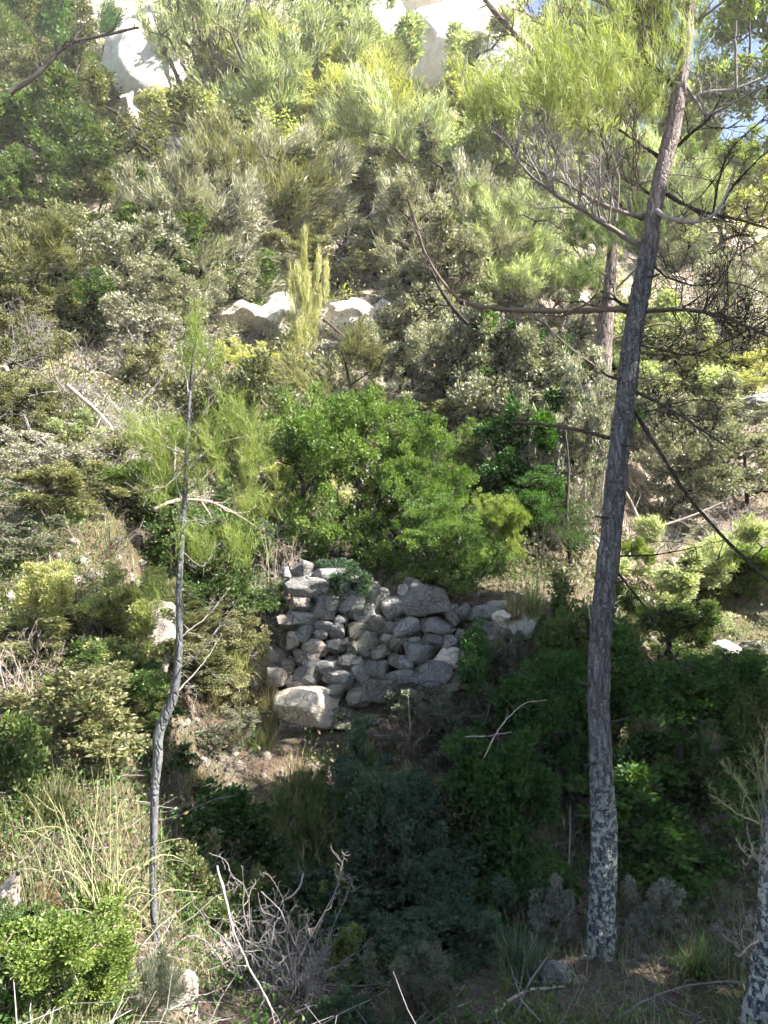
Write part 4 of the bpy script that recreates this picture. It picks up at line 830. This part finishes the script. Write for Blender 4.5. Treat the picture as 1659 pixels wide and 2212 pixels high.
BRUSH = [
 ("dead_brush","pale fallen brush of bare white stems behind the sapling","dead brush","lowbrush",470,1000,1130,420,7.4,10,TW_PALE),
 ("dead_brush","bare grey forked branches lying on the left bank","dead brush","tangle",220,760,980,330,8.4,40,TW_GREY),
 ("dead_brush","pale leafless twigs against the photo's left edge","dead brush","brush0",50,1340,1540,220,5.3,60,TW_PALE),
 ("dead_brush","tangle of pale mauve dead sticks in the middle foreground","dead brush","tangle",590,1830,2170,380,3.9,0,TW_GREY),
 ("dead_brush","sprawling mauve sticks spreading over the soil at the bottom","dead brush","tangle",660,1930,2180,330,3.7,60,TW_GREY),
 ("dead_brush","bleached twigs heaped on the bank right of the forked branches","dead brush","lowbrush",330,980,1090,330,8.0,60,TW_PALE),
 ("dead_brush","dry pale twigs on the bank under the long arching branch","dead brush","lowbrush",100,1010,1120,330,8.0,160,TW_GREY),
 ("dead_brush","bare pale stems hanging down left of the wall's top","dead brush","brush0",590,1130,1290,150,8.6,200,TW_PALE),
 ("dead_brush","brown dry brush against the right end of the wall","dead brush","brush2",1080,1400,1530,160,8.5,30,TW_BROWN),
 ("dead_brush","brown twiggy brush on the reddish soil right of the sapling","dead brush","brush1",440,1500,1640,240,6.9,130,TW_BROWN),
 ("dead_brush","grey dead stems over the edge thicket","dead brush","tangle",70,830,1000,300,8.6,20,TW_GREY),
 ("dead_brush","tangled brown stems on the bank above the broad sunlit shrub","dead brush","tangle",220,1100,1230,300,7.3,220,TW_BROWN),
 ("dead_brush","thin dry stems among the shaded bushes","dead brush","brush0",900,1750,1960,240,5.8,20,TW_BROWN),
 ("dead_brush","tall grey bare stems in the left-hand scrub","dead brush","brush2",330,690,900,260,12,10,TW_GREY),
 ("dead_brush","dark bare twigs standing over the left-hand thicket","dead brush","brush0",130,700,910,280,10,140,TW_BROWN),
 ("dead_brush","grey-brown bare stems rising left of the sapling's top","dead brush","brush1",260,820,1010,240,9,300,TW_GREY),
 ("dead_brush","brown bare stems behind the sapling's tufts","dead brush","brush2",430,880,1080,240,9.5,60,TW_BROWN),
 ("dead_brush","fine grey twigs right of the pale rounded bush","dead brush","brush1",1000,760,930,200,13,10,TW_GREY),
 ("dead_brush","heap of grey bare branches at the photo's left edge","dead brush","tangle",40,760,930,320,9,100,TW_GREY),
 ("dead_brush","interlaced bare branches on the bank below the forked ones","dead brush","tangle",200,900,1080,340,8.5,200,TW_GREY),
 ("dead_brush","thick dead sticks crossing above the teal clump","dead brush","brush1",660,1960,2180,260,3.6,100,TW_GREY),
 ("dead_brush","dark fine dead brush under the green broom","dead brush","brush2",500,1800,1960,260,4.7,30,TW_BROWN),
 ("dead_brush","brown leafless brush on the soil below the wall","dead brush","lowbrush",490,1600,1680,320,6.9,75,TW_BROWN),
 ("dead_brush","dry brown brush hanging below the lower stones","dead brush","brush0",900,1500,1680,200,7.6,20,TW_BROWN),
 ("dead_brush","grey heap of fine dead twigs at the photo's right edge","dead brush","brush1",1590,1040,1200,260,9.0,150,TW_GREY),
 ("dead_brush","pinkish dead brush just right of the pine trunk","dead brush","brush2",1430,1110,1210,190,8.8,15,TW_GREY),
 ("dead_brush","tall dark leafless thicket behind the pine's right-hand branches","dead brush","brush0",1560,470,900,330,9.5,240,TW_DARK),
 ("dead_brush","second leafless thicket between pink trunk and right edge","dead brush","brush1",1450,560,900,260,11.0,330,TW_BROWN),
 ("dead_brush","grey drooping dead twigs over the dark hollow","dead brush","brush2",1160,960,1120,200,11.6,80,TW_GREY),
 ("dead_brush","bare dark twigs at the photo's edge above the left bank","dead brush","brush1",60,640,830,260,9.6,120,TW_GREY),
 ("dead_brush","white twiggy bare bush beside the pink trunk","dead brush","brush0",1180,560,700,160,12.8,20,TW_GREY),
 ("dead_brush","dark bare bush among the left-hand scrub near the top","dead brush","brush2",60,120,280,260,19,200,TW_DARK),
 ("dead_brush","dry stems rising from weeds left of the sapling's foot","dead brush","brush1",110,1780,1960,280,3.7,280,TW_BROWN),
 ("dead_brush","grey dead brush along the bottom edge right of the pine","dead brush","lowbrush",1450,2060,2160,400,3.8,10,TW_BROWN),
]
for nm, lb, ct, pr, u, vt, vb, w, Y, rz, tw_ in BRUSH: plant(nm, lb, ct, pr, None, u, vt, vb, w, Y, rz, tw_)

# single fallen or leaning branches
def stick(label, pts, Ys, r0, r1, seed, ntw, tl, mat, lev=0, name="dead_branch", keep=False):
    Yl = Ys if hasattr(Ys, "__len__") else [Ys]
    if not keep:
        q = max(pts, key=lambda t: t[1]); f = (ground_hit(q[0], q[1] + 12)[1] - .1) / Yl[0]
        if .5 < f < 1.8: Ys = [y * f for y in Yl]; Yl = Ys; r0 *= f; r1 *= f; tl *= f
    b = P3(*pts[0], Yl[0]); o = branch(None, b, pts, Ys, r0, r1, seed, ntw, tl, mat, lev, .05, name)
    o.location = b; o["label"] = label; o["category"] = "branch"; return o
stick("pale bare twig arching over the dark bush left of the trunk", [(1040,1650),(1070,1590),(1105,1545),(1135,1520),(1180,1513)], [6.2, 6.0], .006, .002, 701, 6, .25, TW_PALE, keep=True)
stick("thin grey stick lying flat before the dark bush below the wall", [(1005,1592),(1060,1588),(1108,1580)], 6.1, .005, .003, 702, 1, .1, TW_GREY, keep=True)
stick("curved dead branch lying before the sapling's stem", [(330,1100),(370,1085),(410,1078),(470,1090),(540,1130),(600,1170),(650,1200)], [4.5, 5.0, 6.5], .013, .003, 703, 14, .35, TW_PALE, 1, keep=True)
stick("long bare branch arching over the left bank", [(5,955),(60,935),(120,950),(170,980),(200,1000)], 8.0, .030, .008, 704, 4, .4, TW_BROWN, 1)
stick("pale hooked branch at the photo's left edge", [(0,795),(15,800),(20,840),(40,870),(75,890)], 8.2, .028, .012, 705, 3, .3, TW_PALE, 0)
stick("pale forked branch reaching down the left bank", [(145,832),(190,870),(225,905),(245,940),(240,1000)], 8.3, .026, .010, 706, 5, .5, TW_PALE, 1)
stick("straight pale branch pointing left above the forked branch", [(125,780),(180,800),(235,812),(300,850)], 8.6, .028, .008, 707, 7, .5, TW_PALE, 1)
stick("pair of bleached sticks beside the vivid green bush", [(580,950),(610,920),(640,895),(655,905),(700,958)], 10.2, .020, .006, 708, 5, .5, TW_PALE, 1)
stick("bleached curved twig on the face of the vivid green bush", [(640,945),(665,960),(700,957)], 10.0, .014, .008, 709, 1, .2, TW_PALE)
stick("thin bare horizontal branch over the small limestone shelf", [(700,688),(780,687),(870,690)], [13, 13.5], .030, .018, 710, 5, .7, TW_DARK, 1)
stick("dark gnarled dead trunk leaning on the upper slope", [(728,580),(740,548),(762,510),(790,478),(850,455),(900,470)], [16.5, 16.5, 16], .17, .05, 711, 10, 1.3, TW_DARK, 1)
stick("slanting dead stems beside the dark hollow near the limestone shelf", [(700,690),(760,740),(810,790),(850,830)], [12.2, 12], .022, .010, 712, 9, .6, TW_BROWN, 1)
stick("long thin bare trunk leaning in front of the white cliff", [(1165,125),(1110,70),(1060,15),(1030,-30)], 20, .09, .06, 713, 10, 1.4, TW_BROWN, 1)
stick("dark leaning pole right of the thin trunk by the white cliff", [(1170,118),(1210,60),(1240,10)], 20.2, .04, .02, 714, 6, 1.2, TW_DARK, 1)
stick("bare dark stem standing in the gap of white limestone", [(390,260),(375,180),(360,100),(352,20)], 24, .085, .03, 715, 10, 1.6, TW_DARK, 1)
stick("bare dark branched stem right of the slender tree", [(500,330),(530,250),(560,180),(600,100)], 24.5, .08, .03, 716, 14, 1.8, TW_DARK, 1)
stick("arched dead trunk over the top left scrub", [(20,200),(80,160),(140,100),(210,80),(300,60)], 18, .08, .03, 717, 12, 1.4, TW_DARK, 1)
stick("bare grey stem rising through the feathery trees", [(900,470),(930,380),(960,300),(990,200),(1010,110)], 15.2, .04, .012, 718, 16, 1.3, TW_BROWN, 1)
stick("dark bare stem curving below the feathery trees", [(1010,700),(960,640),(930,580),(900,500),(880,430)], 10.5, .030, .010, 719, 14, .9, TW_DARK, 1)
stick("thick dead stick standing in the tangle in the middle foreground", [(470,1870),(500,1980),(540,2080),(600,2190)], [4.0, 3.5], .007, .004, 720, 9, .35, TW_GREY, 1)
stick("pale bent stick crossing the tangle above the small sprig", [(500,1975),(580,1960),(640,1930),(660,1890)], 3.8, .006, .004, 721, 3, .2, TW_PALE)
stick("fallen stick leaning at the pine's foot", [(1110,2200),(1140,2130),(1190,2060)], [3.3, 3.8], .006, .004, 722, 3, .2, TW_GREY)
stick("pale stick lying across the bare soil by the pine", [(1060,2190),(1130,2140),(1220,2130),(1240,2120)], [3.1, 3.7], .007, .004, 723, 4, .25, TW_PALE)
stick("long thin stem arching across the bottom right corner", [(1330,2200),(1420,2150),(1520,2130),(1640,2125)], [3.2, 3.6], .005, .003, 724, 5, .2, TW_GREY)
stick("thin upright dead stem in the shade left of the trunk", [(1228,1880),(1230,1800),(1229,1740)], 5.9, .006, .004, 725, 2, .15, TW_GREY)
stick("bare upright stem in the dark hollow behind the pine", [(1235,1230),(1225,1120),(1230,1020),(1222,920)], 11.3, .035, .015, 726, 10, .7, TW_DARK, 1)
stick("dead trailing stems falling from the lower wall", [(880,1500),(885,1580),(870,1640),(905,1690)], 7.7, .006, .003, 727, 12, .4, TW_BROWN, 1)
stick("pale fallen branch right of the pine trunk on the brush", [(1340,1170),(1420,1140),(1500,1110),(1560,1085)], 9.0, .022, .010, 728, 8, .5, TW_PALE, 1)
stick("leaning dead stick touching the pine trunk at mid height", [(1400,1180),(1370,1100),(1350,1060)], 8.6, .02, .012, 729, 2, .3, TW_PALE)

# weathered stump and rusty sprig in the bottom left
def stump():
    b = P3(20, 1990, 3.8); b[2] = float(H(b[0], 3.8)) - .05
    r = link("weathered_stump", None, None, None, b, "bleached grey-white weathered stump at the photo's left edge", "stump")
    T = Tubes(); C = catmull([b + [-.06, 0, -.05], P3(8, 1970, 3.8), P3(18, 1930, 3.8), P3(38, 1888, 3.75)], 40)
    T.add(C, np.interp(np.linspace(0, 1, 40), [0, .3, .7, 1], [.11, .075, .055, .012]), 26, .5, trunk_disp(21, .5, 1.6))
    link("trunk", T.mesh("stump", TW_PALE, True, b), r)
    for i, pts in enumerate([[(20,1985),(60,1990),(100,2000)], [(10,1980),(-20,2010),(-40,2040)], [(15,1985),(40,2015),(60,2030)]]):
        T = Tubes(); C = catmull(px_poly(pts, [3.8, 3.7, 3.65]), 16); T.add(C, np.linspace(.03, .006, 16), 10, .5, trunk_disp(22 + i, .3, 2)); link("root", T.mesh("root", TW_PALE, True, b), r)
stump()
plant("dead_fern", "small rust-orange withered fern beside the bleached stump", "fern", "big0", "rust", 105, 1910, 1990, 62, 3.9, 0, TW_BROWN)

# trees beside and behind the photographer; their crowns shade the hollow
for i, (x, y, hh, w, pr, lf, lb) in enumerate([
    (6.3, 6.9, 8.6, 3.8, "tree0", "midgreen", "leafy tree standing beside the hollow just beyond the right edge"),
    (8.0, 4.6, 8.8, 4.6, "tree1", "midgreen", "leafy tree on the near bank beyond the right edge"),
    (5.6, 4.0, 8.4, 3.4, "tree0", "dark", "smaller dark tree between the two leafy trees beyond the right edge"),
    (9.4, 7.4, 9.0, 4.6, "tree1", "dark", "dark tree behind the hollow beyond the right edge"),
    (7.4, 1.6, 8.0, 4.0, "tree1", "midgreen", "leafy tree level with the photographer beyond the right edge")]):
    z = float(H(x, y)) - .05; r = link("broadleaf_tree", None, None, None, (x, y, z), lb, "tree", "trees around the photographer"); r.rotation_euler = (0, 0, i * 1.3)
    for nm, me, mt in (("crown", PR_[pr][0], LEAF[lf]), ("stems", PR_[pr][1], TW_BROWN)):
        o = link(nm, me, r, mt); o.scale = (w, w, hh)

# ------------------------------------------------------------------ ground cover
g = np.random.default_rng(77)
def scatter(n, y0, y1, amax=.62):
    y = np.exp(g.uniform(math.log(y0), math.log(y1), n)); x = g.uniform(-amax, amax, n) * np.maximum(y, 2.5)
    keep = ~((np.abs(x) < 1.9) & (y > 8.4) & (y < 9.5)); x, y = x[keep], y[keep]
    keep = ~((((x - 1.35) / 1.0) ** 2 + ((y - 4.75) / .6) ** 2 < 1) & (g.uniform(size=len(x)) < .85)); x, y = x[keep], y[keep]      # bare earth at the pine's foot
    return np.stack([x, y, H(x, y)], -1)
P = scatter(52000, 2.3, 16); nz = fbm(P * [.8, .8, 0], 31, 3); P = P[nz > -.15]; n = len(P)       # fallen leaves and needles
D = unit(np.stack([g.normal(size=n), g.normal(size=n), g.normal(size=n) * .35], -1)); N = unit(np.stack([g.normal(size=n) * .4, g.normal(size=n) * .4, np.ones(n)], -1))
L = g.uniform(.02, .05, n); V, F = leaf_arrays(P + [0, 0, .012], D, N, L, L * g.uniform(.2, .6, n))
link("leaf_litter", mesh_np("leaf_litter", V, F, g.uniform(0, 1, n)), None, LEAF["litter"], label="dry brown fallen leaves scattered over the soil", cat="leaf litter", kind="stuff")
P = scatter(120000, 2.3, 30); nz = fbm(P * [.6, .6, 0], 33, 3); P = P[nz > -.12]; n = len(P)
D = unit(np.stack([g.normal(size=n) * .5, g.normal(size=n) * .5, np.ones(n)], -1)); L = g.uniform(.08, .26, n) * (1 + P[:, 1] * .02)
V, F, r = blades(P, D, L, g.uniform(.003, .007, n) * (1 + P[:, 1] * .05), g.uniform(.1, .7, n), 2, g, g.uniform(0, 1, n))
link("grass", mesh_np("grass", V, F, r), None, LEAF["olive"], label="thin green and dry grass growing between the shrubs", cat="grass", kind="stuff")
def cover(name, label, leaf, n_cl, y0, y1, per, Lr, rad, seed, thr):
    P = scatter(n_cl, y0, y1); nz = fbm(P * [.35, .35, 0], seed, 3); P = P[nz > thr]; n = len(P); idx = np.repeat(np.arange(n), per); m = len(idx)
    sc = (P[idx, 1] / y0) ** .62; o = g.normal(size=(m, 3)) * [1, 1, .8]; o[:, 2] = np.abs(o[:, 2])
    C = P[idx] + o * (rad * sc)[:, None]; D = unit(o + g.normal(size=(m, 3)) * .7); N = unit(g.normal(size=(m, 3)) + [0, 0, .8]); L = Lr * sc * g.uniform(.6, 1.3, m)
    V, F = leaf_arrays(C, D, N, L, L * .55)
    link(name, mesh_np(name, V, F, np.clip(.6 * g.uniform(0, 1, n)[idx] + .4 * g.uniform(0, 1, m), 0, 1)), None, LEAF[leaf], label=label, cat="undergrowth", kind="stuff")
cover("undergrowth", "low green weeds covering the ground of the hollow", "midgreen", 3000, 2.6, 11, 24, .021, .075, 51, .02)
cover("undergrowth", "darker green weeds over the hollow's floor", "dark", 1700, 2.6, 11, 24, .020, .075, 52, .1)
def mounds(name, label, leaf, n_m, y0, y1, per, Lr, seed, thr, rr=(.35, .8)):
    P = scatter(n_m, y0, y1); nz = fbm(P * [.22, .22, 0], seed, 3); P = P[nz > thr]; n = len(P); idx = np.repeat(np.arange(n), per); m = len(idx)
    rad = g.uniform(*rr, n) * (P[:, 1] / 20) ** .5
    cl = unit(g.normal(size=(n, 26, 3))) * g.uniform(.45, 1, (n, 26, 1)); k = g.integers(0, 26, m)
    o = cl[idx, k] + g.normal(size=(m, 3)) * .16; o[:, 2] = np.abs(o[:, 2]) * .95
    C = P[idx] + o * rad[idx][:, None]; D = unit(o * .8 + g.normal(size=(m, 3)) * .7 + [0, 0, .3]); N = unit(np.cross(D, g.normal(size=(m, 3))) + [0, 0, .3])
    L = Lr * (P[idx, 1] / 20) ** .8 * g.uniform(.6, 1.3, m); V, F = leaf_arrays(C, D, N, L, L * .5)
    link(name, mesh_np(name, V, F, np.clip(.6 * hash3(idx, k, k, 3) + .4 * g.uniform(0, 1, m), 0, 1)), None, LEAF[leaf], label=label, cat="undergrowth", kind="stuff")
mounds("undergrowth", "low grey-green scrub covering the far slope", "greygreen", 900, 11, 62, 230, .085, 53, -.25)
mounds("undergrowth", "patches of yellow-green ground cover on the far slope", "yellowgreen", 560, 13, 62, 230, .085, 57, -.05)
mounds("undergrowth", "darker green scrub filling hollows of the far slope", "olive", 460, 10.5, 62, 230, .085, 59, -.1)
P = scatter(5200, 2.3, 40); nz = fbm(P * [.5, .5, 0], 61, 3); P = P[nz > -.05]; n = len(P); v0, f0 = ICO[1]; k = len(v0)      # stones in the soil
s = g.uniform(.012, .05, n) * (P[:, 1] / 4) ** .7; q = v0[None] * (1 + .5 * (g.uniform(size=(n, k, 1)) - .5)) * (s[:, None] * g.uniform(.6, 1.4, (n, 3)))[:, None]
V = (P[:, None] + q).reshape(-1, 3); F = (f0[None] + (np.arange(n) * k)[:, None, None]).reshape(-1, 3)
link("gravel", mesh_np("gravel", V, F), None, RK_TAN, label="small tan stones strewn over the soil", cat="gravel", kind="stuff")
T = Tubes(); P = scatter(2600, 2.4, 13); P = P[fbm(P * [.7, .7, 0], 71, 3) > -.2]
for p in P:
    a = g.uniform(0, 2 * math.pi); C = wiggle(g, p + [0, 0, g.uniform(.01, .06)], [math.cos(a), math.sin(a), g.normal() * .25], g.uniform(.12, .55), 4, .2); C[:, 2] = np.maximum(C[:, 2], H(C[:, 0], C[:, 1]) + .008)
    T.add(C, np.linspace(1, .35, 4) * g.uniform(.0015, .005), 3, g.uniform())
link("twig_litter", T.mesh("twig_litter"), None, TW_GREY, label="fallen dry twigs strewn over the ground", cat="twig litter", kind="stuff")

# ------------------------------------------------------------------ hazy air over the slope
b = bmesh.new(); bmesh.ops.create_cube(b, size=1); hm = bpy.data.meshes.new("haze"); b.to_mesh(hm); b.free()
m, nt, out = new_mat("haze_air"); pv = nd(nt, "ShaderNodeVolumePrincipled"); pv.inputs["Color"].default_value = (1, .985, .94, 1); pv.inputs["Density"].default_value = .0009; pv.inputs["Anisotropy"].default_value = 0.0
nt.links.new(pv.outputs[0], out.inputs["Volume"]); hm.materials.append(m)
hz = link("haze", hm, None, None, (0, 135, 38), "thin pale haze over the sunlit slope", "haze", None, "stuff"); hz.scale = (860, 590, 88)
